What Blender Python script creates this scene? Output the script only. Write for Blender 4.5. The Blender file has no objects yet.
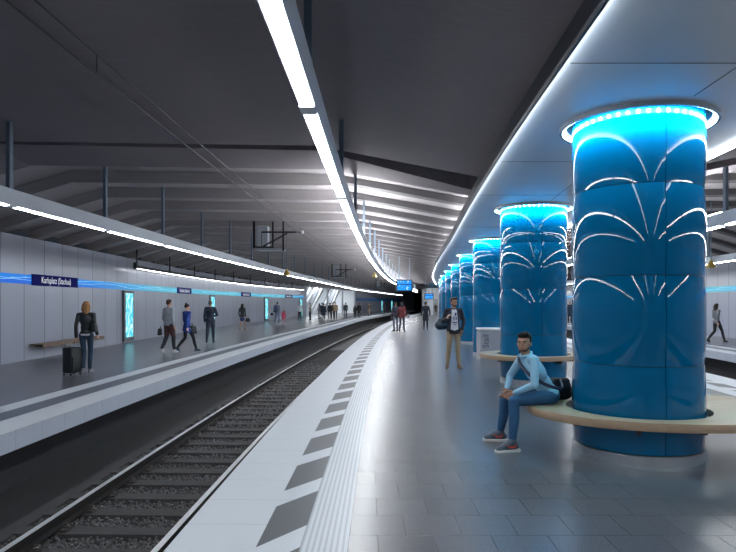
import bpy, bmesh, math, random
from mathutils import Vector, Matrix, Euler

random.seed(7)
SC = bpy.context.scene
COL = SC.collection
PI = math.pi
R = math.radians

# ------------------------------------------------------------------ camera, world, exposure
cd = bpy.data.cameras.new('camera')
cd.sensor_width = 36.0
cd.lens = 600.0 / 736.0 * 36.0
cd.shift_y = 27.0 / 736.0
cd.clip_start = 0.05
cd.clip_end = 600
cam = bpy.data.objects.new('camera', cd)
cam.location = (0, 0, 1.65)
cam.rotation_euler = (R(90), 0, 0)
COL.objects.link(cam)
SC.camera = cam

w = bpy.data.worlds.new('world')
w.use_nodes = True
w.node_tree.nodes['Background'].inputs[0].default_value = (.35, .42, .55, 1)
w.node_tree.nodes['Background'].inputs[1].default_value = 0.05
SC.world = w
SC.view_settings.view_transform = 'Standard'
SC.view_settings.look = 'None'
SC.view_settings.gamma = 1.0
SC.view_settings.use_curve_mapping = False
SC.view_settings.exposure = 0.0

TUBE = 40.0        # suspended light lines
LED = 17.0          # cove line of the platform ceiling
UP = 130.0          # uplights on top of the suspended lights
SPOT = 37.0         # spots in the ring lights
RING = 16.0        # light rings round the columns
WASH = 12.0        # tube washing the left wall
CAM_Z = 1.65

# ------------------------------------------------------------------ node helpers
class NT:
    def __init__(s, name):
        s.m = bpy.data.materials.new(name)
        s.m.use_nodes = True
        s.t = s.m.node_tree
        s.b = s.t.nodes['Principled BSDF']
    def node(s, typ, **kw):
        n = s.t.nodes.new(typ)
        for k, v in kw.items(): setattr(n, k, v)
        return n
    def put(s, sock, v):
        if hasattr(v, 'is_output') or isinstance(v, bpy.types.NodeSocket): s.t.links.new(v, sock)
        elif v is not None: sock.default_value = v
    def math(s, op, a, b=None, c=None):
        n = s.node('ShaderNodeMath', operation=op)
        s.put(n.inputs[0], a)
        if b is not None: s.put(n.inputs[1], b)
        if c is not None: s.put(n.inputs[2], c)
        return n.outputs[0]
    def mix(s, f, a, b):
        n = s.node('ShaderNodeMix', data_type='RGBA')
        s.put(n.inputs[0], f)
        s.put(n.inputs[6], a if isinstance(a, bpy.types.NodeSocket) else tuple(a) + (1,))
        s.put(n.inputs[7], b if isinstance(b, bpy.types.NodeSocket) else tuple(b) + (1,))
        return n.outputs[2]
    def coord(s, which='Object'):
        return s.node('ShaderNodeTexCoord').outputs[which]
    def noise(s, vec, scale, detail=3, rough=.5):
        n = s.node('ShaderNodeTexNoise')
        s.put(n.inputs['Vector'], vec)
        n.inputs['Scale'].default_value = scale
        n.inputs['Detail'].default_value = detail
        n.inputs['Roughness'].default_value = rough
        return n.outputs['Fac']
    def mapping(s, vec, scale=(1, 1, 1), loc=(0, 0, 0)):
        n = s.node('ShaderNodeMapping')
        s.put(n.inputs['Vector'], vec)
        n.inputs['Scale'].default_value = scale
        n.inputs['Location'].default_value = loc
        return n.outputs[0]
    def sep(s, vec):
        n = s.node('ShaderNodeSeparateXYZ'); s.put(n.inputs[0], vec)
        return n.outputs
    def bump(s, h, strength=.3, dist=.01):
        n = s.node('ShaderNodeBump')
        n.inputs['Strength'].default_value = strength
        n.inputs['Distance'].default_value = dist
        s.put(n.inputs['Height'], h)
        s.t.links.new(n.outputs[0], s.b.inputs['Normal'])
    def set(s, **kw):
        for k, v in kw.items():
            s.put(s.b.inputs[k], v)

def lighter(c, f): return tuple(min(1, x * f) for x in c)

MATS = {}
def mat(name, color, rough=.6, metal=0.0, var=.12, scale=8, coat=0.0, bump=0.0, spec=.5, stretch=(1, 1, 1)):
    if name in MATS: return MATS[name]
    n = NT(name)
    v = n.mapping(n.coord(), stretch)
    f = n.noise(v, scale, 4)
    n.set(**{'Base Color': n.mix(f, lighter(color, 1 - var), lighter(color, 1 + var)), 'Roughness': rough, 'Metallic': metal,
             'Coat Weight': coat, 'Specular IOR Level': spec})
    if bump: n.bump(f, bump, .01)
    MATS[name] = n.m
    return n.m
def emit(name, color, strength):
    if name in MATS: return MATS[name]
    n = NT(name)
    n.set(**{'Base Color': (.8, .8, .8, 1), 'Emission Color': tuple(color) + (1,), 'Emission Strength': strength})
    MATS[name] = n.m
    return n.m

def S(r, g, b):
    f = lambda c: ((c / 255) / 12.92 if c / 255 <= .04045 else (((c / 255) + .055) / 1.055) ** 2.4)
    return (f(r), f(g), f(b))

# ------------------------------------------------------------------ object helpers
def tag(o, label=None, cat=None, group=None, kind=None):
    if label: o['label'] = label
    if cat: o['category'] = cat
    if group: o['group'] = group
    if kind: o['kind'] = kind
    return o
def empty(name, loc, rz=0.0, label=None, cat=None, group=None):
    o = bpy.data.objects.new(name, None)
    o.location = loc; o.rotation_euler = (0, 0, rz); o.empty_display_size = .1
    COL.objects.link(o)
    return tag(o, label, cat, group)
def link(name, me, material=None, parent=None, smooth=False, loc=None, rot=None):
    o = bpy.data.objects.new(name, me)
    if material is not None:
        for mm in (material if isinstance(material, (list, tuple)) else [material]): me.materials.append(mm)
    if smooth:
        me.polygons.foreach_set('use_smooth', [True] * len(me.polygons))
    if parent: o.parent = parent
    if loc: o.location = loc
    if rot: o.rotation_euler = rot
    COL.objects.link(o)
    return o
def struct(o):
    o['kind'] = 'structure'; return o

class MB:
    """collects shapes into one mesh"""
    def __init__(s): s.v = []; s.f = []; s.mi = []
    def add(s, vs, fs, mi=0):
        n = len(s.v); s.v += [tuple(v) for v in vs]; s.f += [tuple(i + n for i in f) for f in fs]; s.mi += [mi] * len(fs); return s
    def box(s, x0, x1, y0, y1, z0, z1, M=None, mi=0):
        vs = [Vector(p) for p in ((x0,y0,z0),(x1,y0,z0),(x1,y1,z0),(x0,y1,z0),(x0,y0,z1),(x1,y0,z1),(x1,y1,z1),(x0,y1,z1))]
        if M: vs = [M @ v for v in vs]
        return s.add(vs, [(0,3,2,1),(4,5,6,7),(0,1,5,4),(1,2,6,5),(2,3,7,6),(3,0,4,7)], mi)
    def bbox(s, x0, x1, y0, y1, z0, z1, b=.01, seg=2, M=None, mi=0):
        bm = bmesh.new(); bmesh.ops.create_cube(bm, size=1)
        for v in bm.verts:
            v.co = ((x0+x1)/2 + v.co.x*(x1-x0), (y0+y1)/2 + v.co.y*(y1-y0), (z0+z1)/2 + v.co.z*(z1-z0))
        bmesh.ops.bevel(bm, geom=bm.edges[:], offset=b, segments=seg, affect='EDGES', profile=.5)
        bm.verts.ensure_lookup_table()
        vs = [(M @ v.co) if M else v.co.copy() for v in bm.verts]
        fs = [[v.index for v in f.verts] for f in bm.faces]; bm.free()
        return s.add(vs, fs, mi)
    def tube(s, pts, r, n=10, mi=0, closed=False, flat=1.0):
        pts = [Vector(p) for p in pts]; rs = r if isinstance(r, (list, tuple)) else [r] * len(pts)
        vs = []; up0 = None
        for i, p in enumerate(pts):
            a = pts[max(i-1, 0)]; b = pts[min(i+1, len(pts)-1)]
            if closed: a = pts[i-1]; b = pts[(i+1) % len(pts)]
            d = (b - a).normalized()
            if up0 is None:
                up0 = Vector((0, 0, 1)) if abs(d.z) < .9 else Vector((1, 0, 0))
            x = d.cross(up0).normalized(); y = x.cross(d).normalized(); up0 = y
            for k in range(n):
                t = 2*PI*k/n
                vs.append(p + x*math.cos(t)*rs[i] + y*math.sin(t)*rs[i]*flat)
        fs = []
        m = len(pts)
        for i in range(m if closed else m-1):
            j = (i+1) % m
            for k in range(n):
                fs.append((i*n+k, i*n+(k+1) % n, j*n+(k+1) % n, j*n+k))
        if not closed:
            fs.append(tuple(range(n))[::-1]); fs.append(tuple((m-1)*n+k for k in range(n)))
        return s.add(vs, fs, mi)
    def lathe(s, prof, n=32, c=(0, 0, 0), sx=1, sy=1, mi=0, a0=0, a1=2*PI, cap=False):
        """prof closed list of (r, z)"""
        full = abs(a1 - a0 - 2*PI) < 1e-6
        k = n if full else n + 1
        vs = []
        for i in range(k):
            t = a0 + (a1-a0)*i/n
            for r, z in prof: vs.append((c[0]+r*math.cos(t)*sx, c[1]+r*math.sin(t)*sy, c[2]+z))
        m = len(prof); fs = []
        for i in range(n):
            j = (i+1) % k
            for q in range(m):
                q2 = (q+1) % m
                fs.append((i*m+q, j*m+q, j*m+q2, i*m+q2))
        if not full:
            fs.append(tuple(range(m))); fs.append(tuple((k-1)*m+q for q in range(m))[::-1])
        return s.add(vs, fs, mi)
    def ball(s, c, r, n=12, mi=0, M=None):
        if not isinstance(r, (tuple, list)): r = (r, r, r)
        vs = []; c = Vector(c); h = n//2
        for i in range(1, h):
            a = PI*i/h
            for k in range(n):
                t = 2*PI*k/n
                p = Vector((r[0]*math.sin(a)*math.cos(t), r[1]*math.sin(a)*math.sin(t), r[2]*math.cos(a)))
                vs.append((M @ p if M else p) + c)
        tp = Vector((0, 0, r[2])); bt = Vector((0, 0, -r[2]))
        vs.append((M @ tp if M else tp) + c); vs.append((M @ bt if M else bt) + c)
        fs = []
        for i in range(h-2):
            for k in range(n):
                fs.append((i*n+k, (i+1)*n+k, (i+1)*n+(k+1) % n, i*n+(k+1) % n))
        T = (h-1)*n
        for k in range(n):
            fs.append((T, k, (k+1) % n)); fs.append((T+1, (h-2)*n+(k+1) % n, (h-2)*n+k))
        return s.add(vs, fs, mi)
    def mesh(s, name):
        me = bpy.data.meshes.new(name); me.from_pydata(s.v, [], s.f)
        me.polygons.foreach_set('material_index', s.mi)
        bm = bmesh.new(); bm.from_mesh(me); bmesh.ops.recalc_face_normals(bm, faces=bm.faces); bm.to_mesh(me); bm.free()
        me.update(); return me
    def build(s, name, material, parent=None, smooth=False, loc=None, rot=None):
        o = link(name, s.mesh(name), material, parent, False, loc, rot)
        if smooth:
            o.data.shade_smooth()
            try: o.data.set_sharp_from_angle(angle=R(40))
            except Exception: pass
        return o

def copy_tree(o, parent=None):
    c = o.copy(); COL.objects.link(c); c.parent = parent
    for ch in [x for x in KIDS.get(o.name, [])]:
        copy_tree(ch, c)
    return c
KIDS = {}
def index_children():
    KIDS.clear()
    for o in bpy.data.objects:
        if o.parent: KIDS.setdefault(o.parent.name, []).append(o)

def text(body, size, material, parent, loc, rot, name='lettering', extrude=.004, align='CENTER', sx=1.0):
    cu = bpy.data.curves.new(name, 'FONT'); cu.body = body; cu.size = size; cu.extrude = extrude
    cu.align_x = align; cu.align_y = 'CENTER'; cu.resolution_u = 3
    o = bpy.data.objects.new(name + '_tmp', cu); COL.objects.link(o)
    bpy.context.view_layer.update()
    dg = bpy.context.evaluated_depsgraph_get()
    me = bpy.data.meshes.new_from_object(o.evaluated_get(dg)); bpy.data.objects.remove(o)
    me.materials.clear()
    t = link(name, me, material, parent, False, loc, rot); t.scale = (sx, 1, 1)
    return t

ORD = ['first','second','third','fourth','fifth','sixth','seventh','eighth','ninth','tenth','eleventh','twelfth','thirteenth','fourteenth',
       'fifteenth','sixteenth','seventeenth','eighteenth','nineteenth','twentieth','twenty-first','twenty-second','twenty-third',
       'twenty-fourth','twenty-fifth','twenty-sixth','twenty-seventh','twenty-eighth','twenty-ninth','thirtieth','thirty-first',
       'thirty-second','thirty-third','thirty-fourth','thirty-fifth','thirty-sixth','thirty-seventh','thirty-eighth','thirty-ninth','fortieth']

# ------------------------------------------------------------------ the curves of the station (x as a function of y)
class Curve:
    def __init__(s, pts):
        s.p = pts
        n = len(pts); s.m = []
        for i in range(n):
            a = pts[max(i-1, 0)]; b = pts[min(i+1, n-1)]
            s.m.append((b[1]-a[1])/(b[0]-a[0]))
    def __call__(s, y):
        p = s.p
        if y <= p[0][0]: return p[0][1] + s.m[0]*(y-p[0][0])
        if y >= p[-1][0]: return p[-1][1] + s.m[-1]*(y-p[-1][0])
        for i in range(len(p)-1):
            if p[i][0] <= y <= p[i+1][0]: break
        h = p[i+1][0]-p[i][0]; t = (y-p[i][0])/h
        return ((2*t**3-3*t*t+1)*p[i][1] + (t**3-2*t*t+t)*h*s.m[i] + (-2*t**3+3*t*t)*p[i+1][1] + (t**3-t*t)*h*s.m[i+1])
    def tan(s, y): return (s(y+.25)-s(y-.25))/.5
    def at(s, y, off=0.0, z=0.0):
        t = s.tan(y); n = math.sqrt(1+t*t)
        return Vector((s(y)+off/n, y-off*t/n, z))
    def head(s, y): return -math.atan(s.tan(y))     # rotation about z that turns +Y along the curve

def Lf(y): return -1.41 + .0087*y + .00101*y*y
EDGE = Curve([(-14, -1.45), (-7, -1.44), (0, -1.41)] + [(y, Lf(y)) for y in (4, 8, 12, 17, 22, 28, 34, 40, 46, 52, 60)] +
             [(72, 4.25), (86, 6.4), (103, 9.1), (125, 12.8), (150, 17.0)])                 # left edge of the middle platform
def Rf(y): return 7.0 + .06*y + .0008*y*y
REDGE = Curve([(-14, 6.9), (-7, 6.92), (0, 7.0)] + [(y, Rf(y)) for y in (5, 10, 15, 20, 30, 40, 50, 65, 80, 100, 125, 150)])
TRL = 3.3
FEDGE = Curve([(-14, -4.75), (-7, -4.74)] + [(y, EDGE(y)-TRL) for y in (0, 4, 8, 12, 17, 22, 28, 34, 40, 46)] +
              [(54, -1.55), (63, -.75), (72, .35), (86, 2.5), (103, 5.3), (125, 9.1), (150, 13.2)])    # edge of the left platform
FREDGE = Curve([(y, REDGE(y)+TRL) for y in (-14, -7, 0, 10, 20, 30, 40, 50, 65, 80, 100, 125, 150)])
WALL = Curve([(-14, -9.5), (0, -9.55), (10, -9.65), (16, -9.8), (22, -10.0), (30, -10.25), (38, -10.35), (46, -10.0), (55, -9.2),
              (66, -7.6), (80, -5.3), (99, -1.9), (120, 3.2), (136, 8.0), (150, 12.2)])
RWALL = Curve([(y, REDGE(y)+TRL+4.5) for y in (-14, -7, 0, 10, 20, 30, 40, 50, 65, 80, 100, 125, 150)])
CEDGE = Curve([(-14, 1.35), (0, 1.45), (6, 1.67), (11.4, 2.02), (18, 2.55), (26.4, 3.15), (32, 3.62), (44, 4.75), (58, 6.5), (74, 8.8), (90, 11.2)])
CEDGE2 = Curve([(y, CEDGE(y)+w_) for y, w_ in ((-14, 2.8), (0, 2.8), (7, 2.78), (12, 2.78), (18, 2.8), (26, 2.8), (35, 2.8), (45, 2.8), (60, 2.8), (90, 2.8))])
Y0, Y1 = -10.0, 150.0
def steps(a, b):
    ys = [a]; y = a
    while y < b - 1e-6:
        y += (.8 if y < 45 else 1.6 if y < 90 else 3.0); ys.append(min(y, b))
    return ys

def sweep(name, curve, prof, y0, y1, material, parent=None, closed=True, smooth=False, mi=None, ys=None):
    """prof = [(offset, z)...] run along the curve; offset may be a Curve giving absolute x"""
    ys = ys or steps(y0, y1)
    vs = []; us = []; u = ys[0]; prev = None
    for y in ys:
        c = curve.at(y)
        if prev is not None: u += (c-prev).length
        prev = c; us.append(u)
        for o, z in prof:
            if isinstance(o, Curve): vs.append((o(y), y, z))
            else:
                p = curve.at(y, o, z); vs.append(p)
    m = len(prof); fs = []; uv = []
    vv = [0.0]
    for q in range(m):
        a = prof[q]; b = prof[(q+1) % m]
        ax = a[0](0) - curve(0) if isinstance(a[0], Curve) else a[0]; bx = b[0](0) - curve(0) if isinstance(b[0], Curve) else b[0]
        vv.append(vv[-1] + math.hypot(bx-ax, b[1]-a[1]))
    mis = []
    for i in range(len(ys)-1):
        for q in range(m if closed else m-1):
            q2 = (q+1) % m
            fs.append((i*m+q, i*m+q2, (i+1)*m+q2, (i+1)*m+q))
            uv += [(us[i], vv[q]), (us[i], vv[q+1]), (us[i+1], vv[q+1]), (us[i+1], vv[q])]
            mis.append(mi[q] if mi else 0)
    if closed:
        fs.append(tuple(range(m))[::-1]); uv += [(0, 0)]*m; mis.append(0)
        fs.append(tuple((len(ys)-1)*m+q for q in range(m))); uv += [(0, 0)]*m; mis.append(0)
    me = bpy.data.meshes.new(name); me.from_pydata([tuple(v) for v in vs], [], fs)
    lay = me.uv_layers.new(name='UVMap')
    lay.data.foreach_set('uv', [c for p in uv for c in p])
    me.polygons.foreach_set('material_index', mis)
    me.update()
    return link(name, me, material, parent, smooth)

# ------------------------------------------------------------------ materials
def uvmat(name):
    n = NT(name); uv = n.sep(n.coord('UV')); return n, uv[0], uv[1]

def granite():
    n = NT('granite_paving')
    c = n.coord()
    br = n.node('ShaderNodeTexBrick', offset=.5, offset_frequency=2)
    n.put(br.inputs['Vector'], n.mapping(c, (1, 1, 1), (.13, .14, 0)))
    br.inputs['Scale'].default_value = 1.0
    br.inputs['Brick Width'].default_value = .40; br.inputs['Row Height'].default_value = .40
    br.inputs['Mortar Size'].default_value = .0045; br.inputs['Mortar Smooth'].default_value = .1; br.inputs['Bias'].default_value = 0
    br.inputs['Color1'].default_value = (.088, .095, .112, 1); br.inputs['Color2'].default_value = (.112, .120, .140, 1)
    br.inputs['Mortar'].default_value = (.03, .033, .04, 1)
    sp = n.noise(c, 160, 2, .7)
    big = n.noise(c, .8, 3)
    f = n.math('MULTIPLY_ADD', sp, .5, .75)
    f = n.math('MULTIPLY', f, n.math('MULTIPLY_ADD', big, .3, .85))
    mx = n.node('ShaderNodeVectorMath', operation='SCALE'); n.put(mx.inputs[0], br.outputs['Color']); n.put(mx.inputs['Scale'], f)
    n.set(**{'Base Color': mx.outputs[0], 'Roughness': n.math('MULTIPLY_ADD', sp, .14, .21), 'Specular IOR Level': .8})
    n.bump(n.math('ADD', n.math('MULTIPLY', br.outputs['Fac'], -1.0), n.math('MULTIPLY', sp, .05)), .25, .004)
    return n.m
GRANITE = granite()

def edge_band():
    """pale edge slabs, slanted dark blocks and the ribbed guide strip; v runs from the platform edge inwards"""
    n, u, v = uvmat('platform_edge_paving')
    c = n.coord()
    sp = n.noise(c, 90, 3)
    inz = n.math('MULTIPLY', n.math('GREATER_THAN', v, .60), n.math('LESS_THAN', v, .90))
    us = n.math('SUBTRACT', u, n.math('MULTIPLY', n.math('SUBTRACT', v, .60), 1.4))
    fr = n.math('FRACT', n.math('DIVIDE', n.math('SUBTRACT', us, 4.06 - 24.4), 1.22))
    blk = n.math('MULTIPLY', inz, n.math('LESS_THAN', fr, .67))
    tact = n.math('GREATER_THAN', v, .90)
    rib = n.math('FRACT', n.math('DIVIDE', n.math('SUBTRACT', v, .90), .04))
    groove = n.math('MULTIPLY', tact, n.math('LESS_THAN', rib, .42))
    jf = n.math('FRACT', n.math('DIVIDE', u, .56))
    joint = n.math('LESS_THAN', jf, .009)
    joint = n.math('MULTIPLY', joint, n.math('SUBTRACT', 1.0, tact))
    jv = n.math('LESS_THAN', n.math('ABSOLUTE', n.math('SUBTRACT', v, .90)), .004)
    base = n.mix(sp, S(205, 212, 220), S(226, 232, 238))
    c1 = n.mix(blk, base, n.mix(sp, (.075, .085, .10), (.125, .135, .155)))
    c1 = n.mix(n.math('MULTIPLY', groove, .5), c1, S(150, 158, 170))
    c1 = n.mix(n.math('MULTIPLY', n.math('MAXIMUM', joint, jv), .55), c1, S(110, 116, 126))
    n.set(**{'Base Color': c1, 'Roughness': .38})
    n.bump(n.math('MULTIPLY', groove, -1.0), .5, .004)
    return n.m
EDGEM = edge_band()

def far_band():
    n, u, v = uvmat('far_platform_edge_paving')
    sp = n.noise(n.coord(), 40, 3)
    d = n.math('MULTIPLY', n.math('GREATER_THAN', v, .56), n.math('LESS_THAN', v, .96))
    j = n.math('LESS_THAN', n.math('FRACT', n.math('DIVIDE', u, .6)), .012)
    c1 = n.mix(d, n.mix(sp, S(205, 212, 220), S(226, 232, 238)), S(98, 104, 116))
    c1 = n.mix(n.math('MULTIPLY', j, .4), c1, S(110, 116, 126))
    n.set(**{'Base Color': c1, 'Roughness': .4})
    return n.m
FARBAND = far_band()

def fascia_mat():
    n, u, v = uvmat('pale_edge_stone')
    j = n.math('LESS_THAN', n.math('FRACT', n.math('DIVIDE', u, .6)), .012)
    sp = n.noise(n.coord(), 30, 3)
    n.set(**{'Base Color': n.mix(n.math('MULTIPLY', j, .5), n.mix(sp, S(180, 188, 202), S(202, 210, 222)), S(100, 106, 118)), 'Roughness': .5})
    return n.m
FASCIA = fascia_mat()

def concrete(name, base, seam=True, var=.28, board=True):
    n = NT(name); c = n.coord()
    a = n.noise(n.mapping(c, (.5, 9, 9)) if board else c, 3.0, 6, .65)
    b = n.noise(c, .45, 4)
    g = n.noise(c, 14, 4)
    f = n.math('ADD', n.math('MULTIPLY', a, .55), n.math('ADD', n.math('MULTIPLY', b, .35), n.math('MULTIPLY', g, .1)))
    col = n.mix(f, lighter(base, 1-var), lighter(base, 1+var))
    n.set(**{'Base Color': col, 'Roughness': .8})
    n.bump(a, .25, .02)
    return n.m
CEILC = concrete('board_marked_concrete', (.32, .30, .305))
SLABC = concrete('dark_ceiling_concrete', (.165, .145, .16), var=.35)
RIBC = concrete('shaded_rib_concrete', (.085, .08, .085))  # shade put into the colour: darker copy of the rib concrete, right-hand parts
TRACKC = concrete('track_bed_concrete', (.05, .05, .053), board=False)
DARKC = concrete('near_black_concrete', (.03, .03, .033), board=False)  # near-black concrete for platform side walls and tunnel

def wall_mat(name, step, color, seamcol):
    n, u, v = uvmat(name)
    fr = n.math('FRACT', n.math('DIVIDE', n.math('SUBTRACT', u, 1.05), step))
    seam = n.math('LESS_THAN', fr, .022)
    cell = n.math('FLOOR', n.math('DIVIDE', n.math('SUBTRACT', u, 1.05), step))
    wn = n.node('ShaderNodeTexWhiteNoise', noise_dimensions='1D'); n.put(wn.inputs['W'], cell)
    f = n.math('MULTIPLY_ADD', wn.outputs['Value'], .10, .95)
    sp = n.noise(n.mapping(n.coord(), (1, 1, .25)), 1.5, 3)
    f = n.math('MULTIPLY', f, n.math('MULTIPLY_ADD', sp, .16, .92))
    col = n.mix(seam, color, seamcol)
    mx = n.node('ShaderNodeVectorMath', operation='SCALE'); n.put(mx.inputs[0], col); n.put(mx.inputs['Scale'], f)
    n.set(**{'Base Color': mx.outputs[0], 'Roughness': .28, 'Specular IOR Level': .5})
    n.bump(n.math('MULTIPLY', seam, -1), .4, .01)
    return n.m
WALLM = wall_mat('pale_enamel_wall_panels', 1.15, S(163, 169, 184), S(60, 66, 78))
WHITEW = mat('white_plaster', (.72, .76, .8), .5, var=.03)

def frieze():
    n, u, v = uvmat('blue_wave_frieze')
    nz = n.noise(n.mapping(n.coord('UV'), (.35, 2, 1)), 1.2, 4, .6)
    w1 = n.math('ADD', n.math('MULTIPLY', n.math('SINE', n.math('MULTIPLY', u, 1.15)), .05), n.math('MULTIPLY_ADD', nz, .22, .03))
    l1 = n.math('LESS_THAN', n.math('ABSOLUTE', n.math('SUBTRACT', v, w1)), .010)
    w2 = n.math('ADD', n.math('MULTIPLY', n.math('SINE', n.math('MULTIPLY_ADD', u, .55, 1.3)), .07), n.math('MULTIPLY_ADD', nz, -.15, .26))
    l2 = n.math('LESS_THAN', n.math('ABSOLUTE', n.math('SUBTRACT', v, w2)), .009)
    below = n.math('LESS_THAN', v, w1)
    cy = n.node('ShaderNodeMapRange'); n.put(cy.inputs[0], u); cy.inputs[1].default_value = 20; cy.inputs[2].default_value = 30
    back = n.node('ShaderNodeMapRange'); n.put(back.inputs[0], u); back.inputs[1].default_value = 62; back.inputs[2].default_value = 72
    f = n.math('SUBTRACT', cy.outputs[0], back.outputs[0])
    blue = n.mix(below, S(0, 125, 225), S(15, 100, 215))
    cyan = n.mix(nz, S(0, 150, 190), S(120, 215, 225))
    col = n.mix(f, blue, cyan)
    col = n.mix(n.math('MULTIPLY', n.math('MAXIMUM', l1, l2), .85), col, S(150, 215, 255))
    n.set(**{'Base Color': n.mix(.75, col, (0, 0, 0)), 'Roughness': .4, 'Specular IOR Level': .2, 'Emission Color': col, 'Emission Strength': .85})  # printed band given a glow of its own to look backlit
    return n.m
FRIEZE = frieze()

STEEL = mat('brushed_steel', (.5, .53, .57), .32, .9, var=.1, scale=20)
ALU = mat('grey_lamp_housing', (.55, .60, .67), .45, .2, var=.05)
HANG = mat('blue_grey_hanger_steel', (.16, .21, .27), .45, .5, var=.1)
BLACKM = mat('black_steel', (.012, .013, .016), .5, .2)
TUBEM = emit('white_light_diffuser', (.93, .97, 1.0), TUBE)
LEDM = emit('white_cove_led', (.9, .96, 1.0), LED)
UPM = emit('white_uplight', (.97, .98, 1.0), UP)
RINGM = emit('cyan_white_ring_led', (.6, .92, 1.0), RING)
RINGW = emit('white_ring_led', (.9, .97, 1.0), 3.0)
WASHM = emit('wall_wash_tube_light', (.95, .97, 1.0), WASH)
PANELC = mat('satin_white_ceiling_panel', (.50, .55, .62), .32, var=.03, scale=2)
DARKTRIM = mat('dark_aluminium_trim', (.035, .042, .055), .4, .4)

# ------------------------------------------------------------------ floors
def strip(name, c1, o1, c2, o2, z, material, y0=Y0, y1=Y1, zb=-.25):
    """slab between two curves"""
    ys = steps(y0, y1); vs = []; fs = []
    for y in ys:
        a = c1.at(y, o1); b = c2.at(y, o2)
        for zz in (z, zb): vs.append((a.x, a.y, zz)); vs.append((b.x, b.y, zz))
    for i in range(len(ys)-1):
        k = i*4; q = k+4
        fs += [(k, k+1, q+1, q), (k+2, q+2, q+3, k+3), (k, q, q+2, k+2), (k+1, k+3, q+3, q+1)]
    k = (len(ys)-1)*4
    fs += [(0, 2, 3, 1), (k, k+1, k+3, k+2)]
    me = bpy.data.meshes.new(name); me.from_pydata(vs, [], fs); me.update()
    bm = bmesh.new(); bm.from_mesh(me); bmesh.ops.recalc_face_normals(bm, faces=bm.faces); bm.to_mesh(me); bm.free()
    return struct(link(name, me, material))
BW = 1.22
strip('floor', EDGE, BW, REDGE, -BW, 0, GRANITE, y1=125)
def band(name, curve, sgn, material, width, fmat=FASCIA, y1=Y1):
    # top face first so that v = distance from the edge
    o = sweep(name, curve, [(0, 0), (sgn*width, 0), (sgn*width, -.26), (0, -.26)], Y0, y1, [material, fmat], mi=[0, 1, 1, 1])
    bm = bmesh.new(); bm.from_mesh(o.data); bmesh.ops.recalc_face_normals(bm, faces=bm.faces); bm.to_mesh(o.data); bm.free()
    return struct(o)
band('platform_edge_left', EDGE, 1, EDGEM, BW, y1=125)
band('platform_edge_right', REDGE, -1, EDGEM, BW, y1=125)
band('far_platform_edge_left', FEDGE, -1, FARBAND, 1.32, y1=136)
band('far_platform_edge_right', FREDGE, 1, FARBAND, 1.32)
strip('far_platform_floor_left', FEDGE, -1.32, WALL, -7.0, 0, GRANITE, y1=136)
strip('far_platform_floor_right', FREDGE, 1.32, RWALL, .0, 0, GRANITE)
# track troughs
for nm, a, b in (('track_bed_left', FEDGE, EDGE), ('track_bed_right', REDGE, FREDGE)):
    strip(nm, a, -.9, b, .9, -1.12, TRACKC, y1=200 if a is FEDGE else Y1, zb=-1.4)
struct(sweep('platform_side_wall_left', EDGE, [(.55, -.2), (.75, -.2), (.75, -1.3), (.55, -1.3)], Y0, 125, DARKC))
struct(sweep('platform_side_wall_right', REDGE, [(-.55, -.2), (-.75, -.2), (-.75, -1.3), (-.55, -1.3)], Y0, 125, DARKC))
struct(sweep('far_platform_side_wall_left', FEDGE, [(-.55, -.2), (-.75, -.2), (-.75, -1.3), (-.55, -1.3)], Y0, 136, DARKC))
struct(sweep('far_platform_side_wall_right', FREDGE, [(.55, -.2), (.75, -.2), (.75, -1.3), (.55, -1.3)], Y0, Y1, DARKC))
# concrete walkway beside the ballast
struct(sweep('track_walkway_left', FEDGE, [(-.54, -1.12), (-.54, -1.01), (.52, -1.01), (.52, -1.12)], Y0, 150, TRACKC))
struct(sweep('track_walkway_right', FREDGE, [(.54, -1.12), (.54, -1.01), (-.52, -1.01), (-.52, -1.12)], Y0, Y1, TRACKC))

# ------------------------------------------------------------------ walls
WT = 3.55
ESC0, ESC1 = 69.0, 98.0
def wallseg(name, curve, sgn, y0, y1, top=WT):
    return struct(sweep(name, curve, [(0, 0), (0, top), (sgn*.15, top), (sgn*.15, -.1)], y0, y1, WALLM))
wallseg('wall_left', WALL, -1, Y0, ESC0)
wallseg('wall_left', WALL, -1, ESC1, 136)
wallseg('wall_right', RWALL, 1, Y0, Y1)
GREYP = mat('grey_end_wall_render', S(120, 124, 132), .6, var=.05)
struct(MB().box(-9.5, 10.4, 136, 136.3, -.1, 4.6).build('wall_end', GREYP))
struct(MB().box(-11, 16, Y0-.3, Y0-.01, -1.4, 5.2).build('wall_back', SLABC))
struct(MB().box(25, 46, 149.7, 150, -1.4, 5.2).build('wall_far', DARKC))
struct(MB().box(9.0, 12.9, 149.6, 149.9, -1.4, 5.2).build('wall_tunnel_left', DARKC))
# tunnel beyond the left track
struct(sweep('tunnel_tube', EDGE, [(-4.3, -1.3), (-4.3, 4.6), (.9, 4.6), (.9, -1.3), (1.0, -1.3), (1.0, 4.75), (-4.45, 4.75), (-4.45, -1.3)], 137, 200, DARKC))
struct(MB().box(12, 32, 200, 200.3, -1.4, 5).build('wall_tunnel_end', DARKC))
struct(MB().box(16.8, 25.2, 149.7, 150, -1.4, 5.2).build('wall_far', DARKC))

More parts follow.
